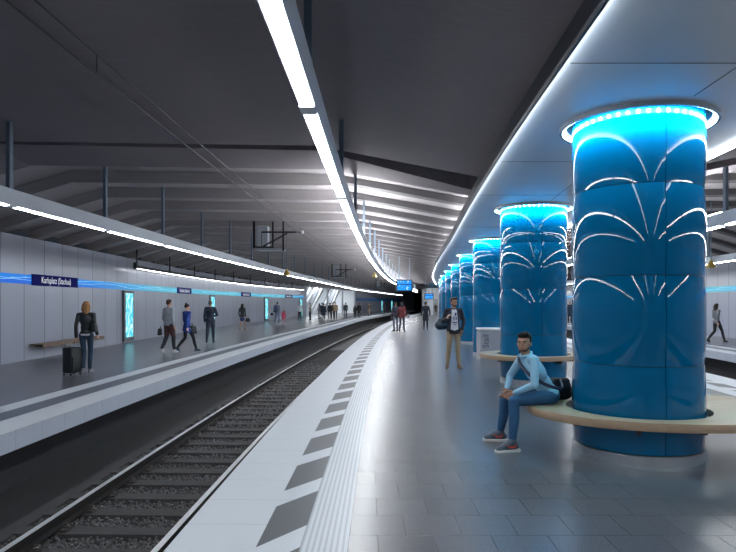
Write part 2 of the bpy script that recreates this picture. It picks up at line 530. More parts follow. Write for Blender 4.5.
# escalator hall cut into the left wall
HB = 7.0
h0 = WALL.at(ESC0); h1 = WALL.at(ESC1)
hall = MB()
n_ = (h1-h0).normalized(); nn = Vector((-n_.y, n_.x, 0))
q0 = h0+nn*HB; q1 = h1+nn*HB
def quadbox(mb, a, b, z0, z1, t):
    d = (b-a).normalized(); m = Vector((-d.y, d.x, 0))*t
    vs = [(p.x, p.y, z) for z in (z0, z1) for p in (a, b, b+m, a+m)]
    mb.add(vs, [(0, 1, 2, 3), (4, 7, 6, 5), (0, 4, 5, 1), (1, 5, 6, 2), (2, 6, 7, 3), (3, 7, 4, 0)])
for nm, a, b in (('wall_hall_back', q0, q1), ('wall_hall_side', h0, q0), ('wall_hall_side', q1, h1)):
    mb = MB(); quadbox(mb, a, b, 0, 4.4, .2); struct(mb.build(nm, WHITEW))
mb = MB(); quadbox(mb, h0, h1, 4.2, 4.4, HB); struct(mb.build('ceiling_hall', WHITEW))
mb = MB(); quadbox(mb, h0, h1, -.2, .002, HB); struct(mb.build('floor_hall', GRANITE))
HL = emit('hall_ceiling_light', (.95, .98, 1), 7.5)
for k in range(4):
    a = h0 + (h1-h0)*(.08+.23*k); b = h0 + (h1-h0)*(.22+.23*k)
    mb = MB(); quadbox(mb, a+nn*1.2, b+nn*1.2, 4.12, 4.19, 3.5)
    tag(mb.build('ceiling_light_panel', HL), '%s glowing ceiling panel in the escalator hall counted from the near end' % ORD[k], 'ceiling light', 'ceiling panels of the escalator hall')

# ------------------------------------------------------------------ ceiling
def rib_pts(y, H=0.0):
    """underside of ribs across the station, left wall to right wall"""
    z = CAM_Z
    lw = WALL(y); e = min(CEDGE(y), 30); e2 = CEDGE2(y)
    a = max(EDGE(y)+.3, lw+3.6)
    rr = max(REDGE(y)-.3, e2+1.0)
    return [(lw-.4, z+1.86), (lw+2.8, z+2.82), (a, z+2.74), (e, z+2.19), (e2, z+2.19), (rr, z+2.74), (RWALL(y)-2.8, z+2.82), (RWALL(y)+.4, z+1.86)]
SH = .30
def ceil_prism(name, ys, lo, hi, material, i0=0, i1=8, skew=0.0):
    vs = []; fs = []; m = i1-i0
    for y in ys:
        P = rib_pts(y)[i0:i1]
        k = skew if y == ys[0] else 0.0
        Q = [(x, y+min(.95, max(0, x+1.4)*k), z) for x, z in P]
        for x, yy, z in Q: vs.append((x, yy, z+lo))
        for x, yy, z in Q: vs.append((x, yy, z+hi))
    K = 2*m
    for i in range(len(ys)-1):
        a = i*K; b = a+K
        for q in range(m-1):
            fs.append((a+q, a+q+1, b+q+1, b+q)); fs.append((a+m+q, b+m+q, b+m+q+1, a+m+q+1))
        fs.append((a, b, b+m, a+m)); fs.append((a+m-1, a+2*m-1, b+2*m-1, b+m-1))
    for i in (0, len(ys)-1):
        a = i*K
        for q in range(m-1): fs.append((a+q, a+m+q, a+m+q+1, a+q+1))
    me = bpy.data.meshes.new(name); me.from_pydata(vs, [], fs); me.update()
    bm = bmesh.new(); bm.from_mesh(me); bmesh.ops.recalc_face_normals(bm, faces=bm.faces); bm.to_mesh(me); bm.free()
    return struct(link(name, me, material))
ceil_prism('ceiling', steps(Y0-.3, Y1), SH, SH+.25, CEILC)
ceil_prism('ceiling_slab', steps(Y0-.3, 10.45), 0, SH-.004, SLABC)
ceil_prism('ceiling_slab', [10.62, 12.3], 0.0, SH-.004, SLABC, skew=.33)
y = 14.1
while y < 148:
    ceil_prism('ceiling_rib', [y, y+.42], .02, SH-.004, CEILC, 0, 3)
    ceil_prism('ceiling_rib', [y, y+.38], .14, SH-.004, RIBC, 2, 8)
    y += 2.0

# overhead conductor wires above the left track
def wire_pts(off, z0, y0, y1, st=3.0, sag=0):
    out = []; y = y0
    while y <= y1:
        out.append(tuple(EDGE.at(y, off, z0))); y += st
    return out
WIREM = mat('dark_contact_wire', (.02, .02, .022), .5, .5)
t = empty('overhead_contact_line', (EDGE(5)-1.6, 5, 0), label='thin black overhead contact wires running along above the left track', cat='overhead wire')
def wp(off, z, y0, y1): return [tuple(p[i]-t.location[i] for i in range(3)) for p in wire_pts(off, z, y0, y1)]
MB().tube(wp(-1.5, CAM_Z+2.38, -9, 118), .011, 6).build('contact_wire', WIREM, t)
MB().tube(wp(-1.5, CAM_Z+2.58, -9, 118), .008, 6).build('carrier_wire', WIREM, t)
for yy in (-2.0, 6.2, 11.0, 17.0):
    p = EDGE.at(yy, -1.5) - t.location
    MB().tube([(p.x, p.y, CAM_Z+2.38), (p.x, p.y, CAM_Z+2.58)], .005, 6).build('dropper', WIREM, t)

# ------------------------------------------------------------------ white ceiling over the middle platform
CH = 3.63
CYEND = 76
COLS = [(2.97, 6.64), (3.44, 12.5), (3.96, 18.75), (4.40, 24.4), (4.90, 30.5), (5.42, 36.7), (5.95, 43.0), (6.62, 49.5), (7.3, 56)]
CR = .66
for nm_, cv, s_ in (('left', CEDGE, 1), ('right', CEDGE2, -1)):
    l = sweep('added_uplight_strip', cv, [(s_*.1, CH+.125), (s_*.22, CH+.125), (s_*.22, CH+.14), (s_*.1, CH+.14)], 12.6, 76, emit('added_edge_uplight', (.97, .98, 1.0), 24.0))  # unseen glowing strips added above the ceiling edge to brighten the bays
    struct(l)
ys = steps(Y0, CYEND)
pc = sweep('platform_ceiling', CEDGE, [(CEDGE, CH), (CEDGE2, CH), (CEDGE2, CH+.12), (CEDGE, CH+.12)], Y0, CYEND, PANELC)
bm = bmesh.new(); bm.from_mesh(pc.data); bmesh.ops.recalc_face_normals(bm, faces=bm.faces); bm.to_mesh(pc.data); bm.free()
cut = MB()
for x, yy in COLS:
    cut.lathe([(0.0001, CH-.3), (.735, CH-.3), (.735, CH+.5), (.0001, CH+.5)], 64, (x, yy, 0))
cm = cut.mesh('cut'); co = link('cut', cm)
md = pc.modifiers.new('b', 'BOOLEAN'); md.operation = 'DIFFERENCE'; md.solver = 'EXACT'; md.object = co
bpy.context.view_layer.update()
dg = bpy.context.evaluated_depsgraph_get()
nm = bpy.data.meshes.new_from_object(pc.evaluated_get(dg)); pc.modifiers.clear(); pc.data = nm
bpy.data.objects.remove(co)
struct(pc)
# edge profile: dark outside lip, lit inner face
for nm_, cv, s in (('ceiling_edge_profile_left', CEDGE, -1), ('ceiling_edge_profile_right', CEDGE2, 1)):
    struct(sweep(nm_, cv, [(0, CH+.14), (s*.07, CH+.14), (s*.07, CH-.03), (s*.05, CH-.055), (s*.03, CH-.055), (s*.03, CH+.0), (0, CH+.0)], Y0, CYEND, DARKTRIM))
    l = sweep('cove_light_strip', cv, [(s*.004, CH-.004), (s*.028, CH-.050), (s*.0285, CH-.050), (s*.0285, CH-.004)], Y0, CYEND, LEDM)
    tag(l, 'thin white cove light line along the %s edge of the white platform ceiling' % ('left' if s < 0 else 'right'), 'light strip')
# closing panel and joints in the white ceiling
jm = mat('ceiling_joint_shadow_gap', (.03, .035, .04), .7)
for k, yj in enumerate((-1.5, 1.2, 4.95, 8.4, 11.0, 15.6, 21.5, 27.5, 33.5, 40)):
    struct(MB().box(CEDGE(yj)+.05, CEDGE2(yj)-.05, yj-.004, yj+.004, CH-.003, CH+.002).build('ceiling_joint', jm))
jc = Curve([(yy, xx+.18) for xx, yy in [(2.6, -10)]+COLS])
prevy = -9.9
for (xx, yy) in COLS:
    struct(sweep('ceiling_joint', jc, [(-.004, CH-.003), (.004, CH-.003), (.004, CH+.002), (-.004, CH+.002)], prevy, yy-.9, jm))
    prevy = yy+.9

# ------------------------------------------------------------------ columns
def column_glass():
    n = NT('deep_blue_gloss_glass')
    nz = n.noise(n.mapping(n.coord(), (1, 1, .5)), 1.3, 3)
    n.set(**{'Base Color': n.mix(nz, (.0, .10, .235), (.0, .12, .275)), 'Roughness': .03, 'Specular IOR Level': .38})
    return n.m
BLUEG = column_glass()
SEAMS = [.12, 1.01, 1.93, 2.86, 3.86]
AX = R(-90-12)          # world direction the leaf motif faces
def make_column():
    root = empty('column', (0, 0, 0), label='x', cat='column', group='blue columns down the middle platform')
    MB().lathe([(.001, .0), (CR-.02, 0), (CR-.02, 3.9), (.001, 3.9)], 48).build('core', BLACKM, root, True)
    MB().lathe([(CR-.03, .0), (CR+.012, 0), (CR+.012, .105), (CR+.004, .112), (CR-.03, .112)], 72).build('base_ring', STEEL, root, True)
    g = .0035
    for rep in range(2):
        a0 = AX + R(11.5) + rep*PI
        for i in range(4):
            z0 = SEAMS[i]+g; z1 = SEAMS[i+1]-g; ga = g/CR
            MB().lathe([(CR-.018, z0)]+[(CR+.019*(1-(2*k/20-1)**2), z0+(z1-z0)*k/20) for k in range(21)]+[(CR-.018, z1)], 56, a0=a0+ga, a1=a0+PI-ga).build('glass_panel', BLUEG, root, True)
    return root
def make_ring():
    r = empty('ring_light', (0, 0, 0), label='x', cat='ring light', group='light rings round the column heads')
    MB().lathe([(.782, -.05), (.81, -.05), (.81, 0), (.782, 0)], 72).build('housing', mat('grey_ring_housing', (.12, .14, .17), .4, .2), r, True)
    MB().lathe([(.772, -.046), (.7815, -.046), (.7815, -.004), (.772, -.004)], 72).build('diffuser', RINGM, r, True)
    for k in range(40):
        a = 2*PI*(k+.5)/40
        ld = bpy.data.lights.new('spot_lamp', 'SPOT') if k == 0 else ld
        ld.energy = SPOT; ld.color = (.25, .85, 1.0); ld.spot_size = R(112); ld.spot_blend = 1.0; ld.shadow_soft_size = .022
        lo = bpy.data.objects.new('spot_lamp', ld); lo.parent = r; lo.location = (.755*math.cos(a), .755*math.sin(a), -.03)
        lo.rotation_euler = Vector((math.cos(a)*math.sin(R(42)), math.sin(a)*math.sin(R(42)), math.cos(R(42)))).to_track_quat('Z', 'Y').to_euler()
        COL.objects.link(lo)
    return r
colp = make_column(); ringp = make_ring(); index_children()
def where(i): return 'nearest the camera' if i == 0 else '%s in the row from the camera' % ORD[i]
for i, (x, yy) in enumerate(COLS):
    c = colp if i == 0 else copy_tree(colp)
    c.location = (x, yy, 0); c['label'] = 'round glossy blue column of convex glass panels, %s' % where(i)
    r = ringp if i == 0 else copy_tree(ringp)
    r.location = (x, yy, CH); r['label'] = 'ring light at the head of the column %s' % where(i)

# ------------------------------------------------------------------ ring benches
def wood():
    n = NT('oak_bench_wood')
    c = n.coord()
    g = n.noise(n.mapping(c, (2.0, 26, 26)), 1.6, 5, .6)
    f2 = n.noise(c, 2.0, 3)
    f = n.math('MULTIPLY_ADD', g, .7, n.math('MULTIPLY', f2, .3))
    n.set(**{'Base Color': n.mix(f, (.26, .17, .105), (.52, .39, .27)), 'Roughness': .42})
    n.bump(g, .08, .003)
    return n.m
OAK = wood()
def ring_bench(x, y, ax, ay, colx, coly, h, label):
    r = empty('ring_bench', (x, y, 0), label=label, cat='bench', group='oak benches round the columns')
    N = 96; ri = CR+.085; t_ = .085
    vs = []; fs = []
    prof = [(0, h), (1, h), (1, h-.06), (.97, h-t_), (0, h-t_)]
    for k in range(N):
        a = 2*PI*k/N
        ix = colx-x+ri*math.cos(a); iy = coly-y+ri*math.sin(a)
        ox = ax*math.cos(a); oy = ay*math.sin(a)
        for f, z in ((0, h-.006), (.02, h), (.985, h), (1, h-.012), (1, h-t_+.02), (.97, h-t_), (0, h-t_)):
            vs.append((ix+(ox-ix)*f, iy+(oy-iy)*f, z))
    m = 7
    for k in range(N):
        j = (k+1) % N
        for q in range(m):
            fs.append((k*m+q, j*m+q, j*m+(q+1) % m, k*m+(q+1) % m))
    MB().add(vs, fs).build('seat', OAK, r, True)
    for k in range(8):
        a = 2*PI*(k+.5)/8
        d = Vector((math.cos(a), math.sin(a)))
        M = Matrix.Translation((colx-x, coly-y, 0)) @ Matrix.Rotation(a, 4, 'Z')
        tt = MB().box(CR+.006, CR+.20, -.02, .02, h-t_-.055, h-t_-.001, M=M)
        tt.build('bracket', BLACKM, r)
    return r
ring_bench(3.30, 6.72, 1.50, 1.06, 2.97, 6.64, .50, 'wide oval oak bench round the nearest blue column, man sitting on its left end')
ring_bench(3.33, 12.5, 1.0, .92, 3.44, 12.5, .60, 'oak ring bench round the second blue column, behind the sitting man')

# ------------------------------------------------------------------ suspended light lines
def light_line(curve, off, y_first, pitch, n, post_top, what, group, up_from=None, zb=3.15, htall=.26, width=.12, dif=.042, tm=None):
    for k in range(n):
        a = y_first+pitch*k; b = a+pitch
        if b > 135: break
        p = curve.at(a, off)
        root = empty('linear_light', (p.x, p.y, 0), label='%s segment of the %s' % (ORD[k], what), cat='suspended light', group=group)
        def sw(name, prof, yy0, yy1, m):
            o = sweep(name, curve, prof, yy0, yy1, m, ys=[yy0+(yy1-yy0)*i/5 for i in range(6)])
            bm = bmesh.new(); bm.from_mesh(o.data)
            bmesh.ops.translate(bm, verts=bm.verts, vec=-root.location); bmesh.ops.recalc_face_normals(bm, faces=bm.faces)
            bm.to_mesh(o.data); bm.free(); o.parent = root; return o
        h = width/2
        sw('housing', [(off-h, zb+.01), (off+h, zb+.01), (off+h, zb+htall), (off-h, zb+htall)], a+.0, b-.0, ALU)
        sw('diffuser', [(off-dif, zb-.012), (off+dif, zb-.012), (off+dif, zb+.0095), (off-dif, zb+.0095)], a+.10, b-.10, tm or TUBEM)
        sw('end_cap', [(off-h, zb-.014), (off+h, zb-.014), (off+h, zb+.0095), (off-h, zb+.0095)], a-.095, a+.095, ALU)
        if up_from is not None and a > up_from:
            sw('uplight', [(off-.05, zb+htall+.001), (off+.05, zb+htall+.001), (off+.05, zb+htall+.012), (off-.05, zb+htall+.012)], a+.1, b-.1, UPM)
        q = curve.at(a, off) - root.location
        top = post_top(a)
        MB().box(q.x-.03, q.x+.03, q.y-.045, q.y+.045, zb+htall, top).build('hanger', HANG, root)
light_line(EDGE, .885, 4.66-3.9*4, 3.9, 24, lambda y: CAM_Z+2.60 if y < 12.2 else CAM_Z+2.92, 'light line above the middle platform, left side', 'light line over the middle platform', up_from=11.8)
light_line(FEDGE, -1.0, 9.25-3.15*6, 3.15, 40, lambda y: CAM_Z+2.83 if y < 12.2 else CAM_Z+3.12, 'light line above the left platform', 'light line over the left platform', dif=.020, tm=emit('left_platform_diffuser', (.93, .97, 1.0), 38.0))
light_line(REDGE, -.90, -8.0, 3.9, 30, lambda y: CAM_Z+2.62 if y < 12.2 else CAM_Z+2.9, 'light line above the middle platform, right side', 'light line over the right platform edge', up_from=11)
light_line(FREDGE, 1.0, -8.0, 3.9, 30, lambda y: CAM_Z+2.80 if y < 12.2 else CAM_Z+3.1, 'light line above the far right platform', 'light line over the far right platform')
# tube washing the left wall
for k in range(9):
    a = 25.0+4.6*k; b = a+4.55
    p = WALL.at(a, .42)
    root = empty('wall_wash_light', (p.x, p.y, 0), label='%s segment of the slim wall washing tube along the left wall' % ORD[k], cat='wall light', group='wall washing tube of the left platform')
    for nme, pr, mm in (('housing', [(.37, 3.10), (.47, 3.10), (.47, 3.22), (.37, 3.22)], DARKTRIM), ('diffuser', [(.39, 3.08), (.45, 3.08), (.45, 3.099), (.39, 3.099)], WASHM)):
        o = sweep(nme, WALL, pr, a, b, mm, ys=[a+(b-a)*i/4 for i in range(5)])
        bm = bmesh.new(); bm.from_mesh(o.data); bmesh.ops.translate(bm, verts=bm.verts, vec=-root.location)
        bmesh.ops.recalc_face_normals(bm, faces=bm.faces); bm.to_mesh(o.data); bm.free(); o.parent = root
    if k == 0: MB().box(-.06, .06, -.12, .0, 3.05, 3.34).build('end_box', BLACKM, root)
    MB().box(-.025, .025, .1, .15, 3.22, 3.93).build('hanger', BLACKM, root)

# ------------------------------------------------------------------ frieze, signs, posters, wall bench
def on_wall(curve, y, off, z): return curve.at(y, off, z)
for (nm_, cv, s, a, b) in (('left wall before the escalator hall', WALL, 1, Y0, ESC0-1), ('right wall', RWALL, -1, Y0, 140)):
    o = sweep('wave_frieze', cv, [(s*.03, 2.20), (s*.03, 2.465), (s*.002, 2.465), (s*.002, 2.20)], a, b, FRIEZE)
    tag(o, 'blue and cyan frieze with white wave lines along the %s' % nm_, 'frieze')
o = sweep('wave_frieze', WALL, [(.03, 1.98), (.03, 2.55), (.002, 2.55), (.002, 1.98)], ESC1+.5, 134, mat('plain_blue_frieze', S(60, 125, 190), .4))
tag(o, 'plain blue frieze on the far left wall beyond the escalator hall', 'frieze')
NAVY = mat('navy_sign_enamel', S(10, 14, 110), .7, spec=.15)
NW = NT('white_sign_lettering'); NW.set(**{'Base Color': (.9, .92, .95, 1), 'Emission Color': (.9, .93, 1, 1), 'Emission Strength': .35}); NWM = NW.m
k = 0
for (yc, wd) in ((18.95, 2.95), (33.6, 2.75), (48.2, 2.75), (62.0, 2.6)):
    p = on_wall(WALL, yc, .04, 2.335); hd = WALL.head(yc)
    lab = ['large navy station name sign, white Karlsplatz (Stachus) lettering, nearest on the left wall',
           'navy station name sign on the left wall behind the strolling couple', 'navy station name sign above the woman with a black handbag',
           'navy station name sign just before the escalator hall'][k]
    r = empty('station_sign', p, hd + R(90), label=lab, cat='sign', group='station name signs on the left wall')
    # local x runs along the wall to the right as read from the track, local -y faces the track
    MB().bbox(-wd/2, wd/2, -.03, .0, -.165, .165, .006).build('panel', NAVY, r)
    text('Karlsplatz (Stachus)', .275, NWM, r, (0, -.031, 0), (R(90), 0, 0), sx=.88, extrude=.002)
    k += 1
yc = 31.5
def poster_mat():
    n = NT('cyan_lit_poster'); c = n.coord()
    a = n.noise(n.mapping(c, (2.2, 1, .9)), 2.2, 5, .6)
    b = n.noise(n.mapping(c, (5, 1, 2)), 2.0, 4)
    col = n.mix(a, S(0, 120, 160), S(40, 215, 225))
    r = n.node('ShaderNodeMapRange'); n.put(r.inputs[0], b); r.inputs[1].default_value = .48; r.inputs[2].default_value = .68
    col = n.mix(r.outputs[0], col, S(220, 250, 250))
    n.set(**{'Base Color': (.02, .02, .02, 1), 'Roughness': .15, 'Emission Color': col, 'Emission Strength': 1.5})
    return n.m
POST = poster_mat()
GFR = mat('dark_grey_poster_frame', (.13, .145, .165), .4, .3)
for k, yc in enumerate((25.2, 39.6, 54.4, 66.6, 118.0, 126.0)):
    p = on_wall(WALL, yc, .0, 0); hd = WALL.head(yc)
    r = empty('poster_lightbox', p, hd + R(90), label=['tall cyan lightbox poster nearest on the left wall, its glow on the floor', 'cyan lightbox behind the man in the navy suit',
              'cyan lightbox between the woman with a handbag and the man with a backpack', 'last cyan lightbox before the escalator hall',
              'small cyan lightbox on the far wall beyond the escalator hall', 'farthest cyan lightbox beside the end wall of the left platform'][k], cat='lightbox', group='lightbox posters on the left wall')
    MB().bbox(-.58, .58, -.09, -.003, .06, 2.16, .012).build('frame', GFR, r)
    MB().box(-.43, .43, -.096, -.089, .22, 2.06).build('lit_panel', POST, r)
BROWN = mat('brown_wall_bench_wood', (.20, .135, .09), .5, var=.35, scale=4, stretch=(12, 1, 12))
yb = 19.6; p = on_wall(WALL, yb, 0, 0)
r = empty('wall_bench', p, WALL.head(yb), label='brown wooden bench fixed to the left wall beside the woman with a suitcase', cat='bench')
for kk in range(3): MB().bbox(.04+.115*kk, .145+.115*kk, -2.2, 2.2, .42, .46, .006).build('slat', BROWN, r)
MB().bbox(.385, .41, -2.2, 2.2, .34, .462, .005).build('front_rail', BROWN, r)
for yy in (-1.8, -.6, .6, 1.8): MB().box(.001, .38, yy-.03, yy+.03, .36, .418).build('bracket', BLACKM, r)

# ------------------------------------------------------------------ tracks
RAILS = mat('dark_rail_steel', (.045, .042, .042), .5, .6)
RAILT = mat('polished_rail_top', (.8, .82, .85), .36, .7, var=.05)
ZR = -.85
def rail_prof(o):
    pr = [(-.036, 0), (.036, 0), (.036, -.035), (.010, -.055), (.010, -.125), (.07, -.140), (.07, -.152), (-.07, -.152), (-.07, -.140), (-.010, -.125), (-.010, -.055), (-.036, -.035)]
    return [(o+a, ZR+b) for a, b in pr]
for cv, offs, what, s in ((EDGE, (-2.375, -.83), 'left track', ('left', 'right')), (REDGE, (.80, 2.345), 'right track', ('left', 'right'))):
    for o_, sd in zip(offs, s):
        x = sweep('rail', cv, rail_prof(o_), Y0, 140, [RAILS, RAILT], mi=[1]+[0]*11)
        bm = bmesh.new(); bm.from_mesh(x.data); bmesh.ops.recalc_face_normals(bm, faces=bm.faces); bm.to_mesh(x.data); bm.free()
        tag(x, '%s steel rail of the %s with a polished top' % (sd, what), 'rail', 'rails')
SLP = mat('dark_concrete_sleeper', (.058, .056, .058), .75, var=.3, scale=12, bump=.3)
def make_sleeper():
    r = empty('sleeper', (0, 0, 0))
    m = MB(); zt = ZR-.155
    vs = [(-1.25, -.15, zt-.16), (1.25, -.15, zt-.16), (1.25, .15, zt-.16), (-1.25, .15, zt-.16), (-1.24, -.115, zt), (1.24, -.115, zt), (1.24, .115, zt), (-1.24, .115, zt)]
    m.add(vs, [(0, 3, 2, 1), (4, 5, 6, 7), (0, 1, 5, 4), (1, 2, 6, 5), (2, 3, 7, 6), (3, 0, 4, 7)])
    m.build('sleeper_block', SLP, r)
    CL = mat('rusty_rail_clip', (.13, .12, .115), .5, .6)
    for sx in (-1, 1):
        for dd in (-1, 1):
            c = MB(); x0 = sx*.7725+dd*.115
            c.bbox(x0-.04, x0+.04, -.07, .07, zt, zt+.03, .006)
            c.tube([(x0-dd*.045, -.04, zt+.035), (x0+dd*.01, -.045, zt+.06), (x0+dd*.03, 0, zt+.045), (x0+dd*.01, .045, zt+.06), (x0-dd*.045, .04, zt+.035)], .011, 6)
            c.lathe([(.0005, .03), (.018, .03), (.018, .085), (.0005, .085)], 8, (x0, 0, zt))
            c.build('rail_clip', CL, r)
    return r
sp = make_sleeper(); index_children()
first = True
for cv, off, ya, yb_, what in ((EDGE, -1.5725, 2.0, 92, 'left track'), (REDGE, 1.5725, 8.0, 40, 'right track')):
    y = ya
    while y < yb_:
        if first: o = sp; first = False
        elif y < 34: o = copy_tree(sp)
        else:
            o = KIDS[sp.name][0].copy(); o.parent = None; COL.objects.link(o); o.name = 'sleeper'
        p = cv.at(y, off); o.location = (p.x, p.y, 0); o.rotation_euler = (0, 0, cv.head(y))
        tag(o, 'dark concrete sleeper lying across the ballast of the %s' % what, 'sleeper', 'sleepers of the %s' % what)
        y += .62 if y < 60 else .9
# ballast
def ballast(name, cv, o0, o1, y0, y1, ycoarse, label):
    rnd = random.Random(3)
    mb = MB()
    ico = []
    bm = bmesh.new(); bmesh.ops.create_icosphere(bm, subdivisions=1, radius=1); bm.verts.ensure_lookup_table()
    bv = [v.co.copy() for v in bm.verts]; bf = [tuple(v.index for v in f.verts) for f in bm.faces]; bm.free()
    V = []; F = []
    ys = steps(-9.5, 140)
    # bed below the stones
    for yy in ys:
        a = cv.at(yy, o0, -1.075); b = cv.at(yy, o1, -1.075); c2 = cv.at(yy, o1, -1.12); d = cv.at(yy, o0, -1.12)
        V += [tuple(a), tuple(b), tuple(c2), tuple(d)]
    for i in range(len(ys)-1):
        for q in range(4): F.append((i*4+q, i*4+(q+1) % 4, i*4+4+(q+1) % 4, i*4+4+q))
    y = y0
    while y < y1:
        st = .052 if y < ycoarse else .10
        x = min(o0, o1)
        while x < max(o0, o1):
            p = cv.at(y+rnd.uniform(-.02, .02), x+rnd.uniform(-.02, .02), -1.065+rnd.uniform(-.012, .028))
            s = st*rnd.uniform(.42, .72)
            M = Euler((rnd.uniform(0, 6), rnd.uniform(0, 6), rnd.uniform(0, 6))).to_matrix() @ Matrix.Diagonal((s*rnd.uniform(.7, 1.2), s*rnd.uniform(.7, 1.1), s*rnd.uniform(.5, .9)))
            n = len(V)
            for v in bv: V.append(tuple(M @ (v*rnd.uniform(.85, 1.12)) + p))
            F += [tuple(i+n for i in f) for f in bf]
            x += st
        y += st
    me = bpy.data.meshes.new(name); me.from_pydata(V, [], F); me.update()
    n = NT(name+'_stone'); c = n.coord(); f = n.noise(c, 26, 3, .7)
    r = n.node('ShaderNodeMapRange'); n.put(r.inputs[0], f); r.inputs[1].default_value = .32; r.inputs[2].default_value = .68
    n.set(**{'Base Color': n.mix(r.outputs[0], (.03, .029, .031), (.24, .235, .24)), 'Roughness': .8})
    o = link(name, me, n.m)
    tag(o, label, 'ballast', kind='stuff')
ballast('ballast', EDGE, -2.80, -.15, 5.0, 26, 13, 'dark crushed stone ballast filling the left track bed')
ballast('ballast', REDGE, .15, 2.80, 13, 17, 1, 'dark crushed stone ballast filling the right track bed')

# ------------------------------------------------------------------ overhead gantries, bells, displays
PALE = mat('pale_grey_cover', (.36, .40, .46), .5)
for k, yg in enumerate((20.7, 43.9, 74.0)):
    cx = EDGE(yg)-2.63+(.32 if k == 0 else -.1); top = CAM_Z+2.88 if True else 0
    r = empty('overhead_gantry', (cx, yg, 0), label=['black overhead wire bracket with pale grey cover, nearest above the left track', 'second black overhead wire bracket, above the escalator hall lights',
              'farthest small overhead wire bracket beside the end of the left track'][k], cat='wire bracket', group='overhead wire brackets')
    zb = 3.55
    top = CAM_Z+3.10
    MB().box(-.86, -.78, -.05, .05, zb, top).build('post', BLACKM, r)
    MB().box(-.20, -.14, -.05, .05, zb, top+.05).build('post', BLACKM, r)
    MB().box(.16, .22, -.05, .05, zb-.1, top-.22).build('post', BLACKM, r)
    MB().box(-.78, -.14, -.04, .04, zb, zb+.05).build('crossbar', BLACKM, r)
    MB().tube([(-.55, -.06, zb+.54), (.62, -.06, zb+.54)], .032, 8).build('arm', BLACKM, r)
    MB().tube([(-.5, -.06, zb+.05), (.33, -.06, zb+.5)], .028, 8).build('brace', BLACKM, r)
    MB().tube([(-.55, -.06, zb+.04), (-.55, -.06, zb+.54)], .012, 8).build('tie_rod', BLACKM, r)
    MB().tube([(.60, -.06, zb+.54), (.84, -.06, zb+.535)], .012, 8).build('tie_rod', BLACKM, r)
    MB().lathe([(.0005, -.05), (.045, -.05), (.045, .05), (.0005, .05)], 10, (.86, -.06, zb+.54)).build('insulator', mat('white_insulator', (.8, .82, .85), .3), r, True)
    MB().bbox(-.74, -.36, .06, .42, zb+.05, zb+.78, .03).build('cover_box', PALE, r)
    MB().bbox(-.80, .18, .06, .70, zb-.06, zb-.01, .015).build('cover_plate', PALE, r)
BRASS = mat('brass_bell_metal', (.50, .36, .10), .32, .85, var=.2)
for k, (bx, by, bz, btop, lab) in enumerate(((-3.02, 22.3, 2.68, 4.7, 'brass bell shaped pendant hanging above the left track'), (.32, 30.0, 2.94, 4.6, 'brass bell shaped pendant near the middle platform light line'),
                          (10.35, 18.1, 2.72, 4.7, 'brass bell shaped pendant above the right track, seen beside the nearest column'))):
    r = empty('bell_pendant', (bx, by, bz), label=lab, cat='pendant', group='bell pendants')
    MB().lathe([(.02, .22), (.045, .21), (.06, .15), (.10, .09), (.135, .02), (.14, 0), (.125, 0), (.09, .07), (.05, .13), (.02, .17)], 24).build('shade', BRASS, r, True)
    MB().tube([(0, 0, .20), (0, 0, btop-bz)], .012, 8).build('rod', HANG, r)

def screen_mat():
    n = NT('blue_display_screen'); c = n.sep(n.coord())
    z = n.math('FRACT', n.math('MULTIPLY', c[2], 2.6)); sp = n.noise(n.mapping(n.coord(), (9, 1, 5)), 1.0, 2)
    row = n.math('LESS_THAN', z, .14)
    blk = n.math('GREATER_THAN', sp, .60)
    col = n.mix(n.math('MULTIPLY', blk, .6), S(10, 140, 235), S(200, 235, 255)); col = n.mix(row, col, S(10, 50, 130))
    n.set(**{'Base Color': (.02, .02, .02, 1), 'Emission Color': col, 'Emission Strength': 1.25, 'Roughness': .2})
    return n.m
SCR = screen_mat()
for k, (x, yy, wd, ht, zc, lab) in enumerate(((2.1, 34.5, .95, .68, 2.66, 'larger hanging blue passenger display above the left platform edge'), (5.55, 54.5, .85, .55, 2.26, 'smaller hanging blue passenger display farther down the platform'))):
    r = empty('passenger_display', (x, yy, 0), R(3), label=lab, cat='display', group='passenger displays')
    MB().bbox(-wd/2, wd/2, 0, .2, zc-ht/2, zc+ht/2, .02).build('case', mat('black_display_case', (.02, .022, .03), .3), r)
    MB().box(-wd/2+.06, wd/2-.08, -.012, -.001, zc-ht/2+.06, zc+ht/2-.06).build('screen', SCR, r)
    for sx in (-.3, .3): MB().tube([(sx, .1, zc+ht/2-.01), (sx, .1, 4.34)], .025, 8).build('hanger', HANG, r)
r = empty('direction_sign', (7.3, 63.5, 0), label='long dark teal hanging sign at the far end of the white ceiling', cat='sign')
MB().bbox(-.9, .9, 0, .15, 3.3, 3.75, .01).build('panel', mat('dark_teal_sign', S(40, 80, 100), .4), r)
for sx in (-.6, .6): MB().tube([(sx, .07, 3.74), (sx, .07, 4.0)], .02, 8).build('hanger', HANG, r)

# end block of the middle platform: white stair enclosure
WP = mat('white_enclosure_panel', (.75, .78, .82), .35, var=.04)
r = empty('stair_enclosure', (10.4, 82, 0), label='white panelled stair enclosure at the far end of the middle platform', cat='enclosure')
MB().box(-2.2, 3.6, 0, .12, .0, 3.6).build('front_panel', WP, r)
MB().box(-2.2, -2.08, .12, 9, .0, 3.6).build('side_panel', WP, r)
MB().box(-1.5, -.8, -.05, -.002, .05, 2.2).build('door_panel', mat('grey_door', (.42, .46, .5), .4), r)
MB().box(-2.25, 3.6, -.03, 9, 3.602, 3.7).build('roof', WP, r)
struct(MB().box(12.0, 27.0, 124.7, 125.0, -.1, 4.8).build('wall_end_middle', GREYP))

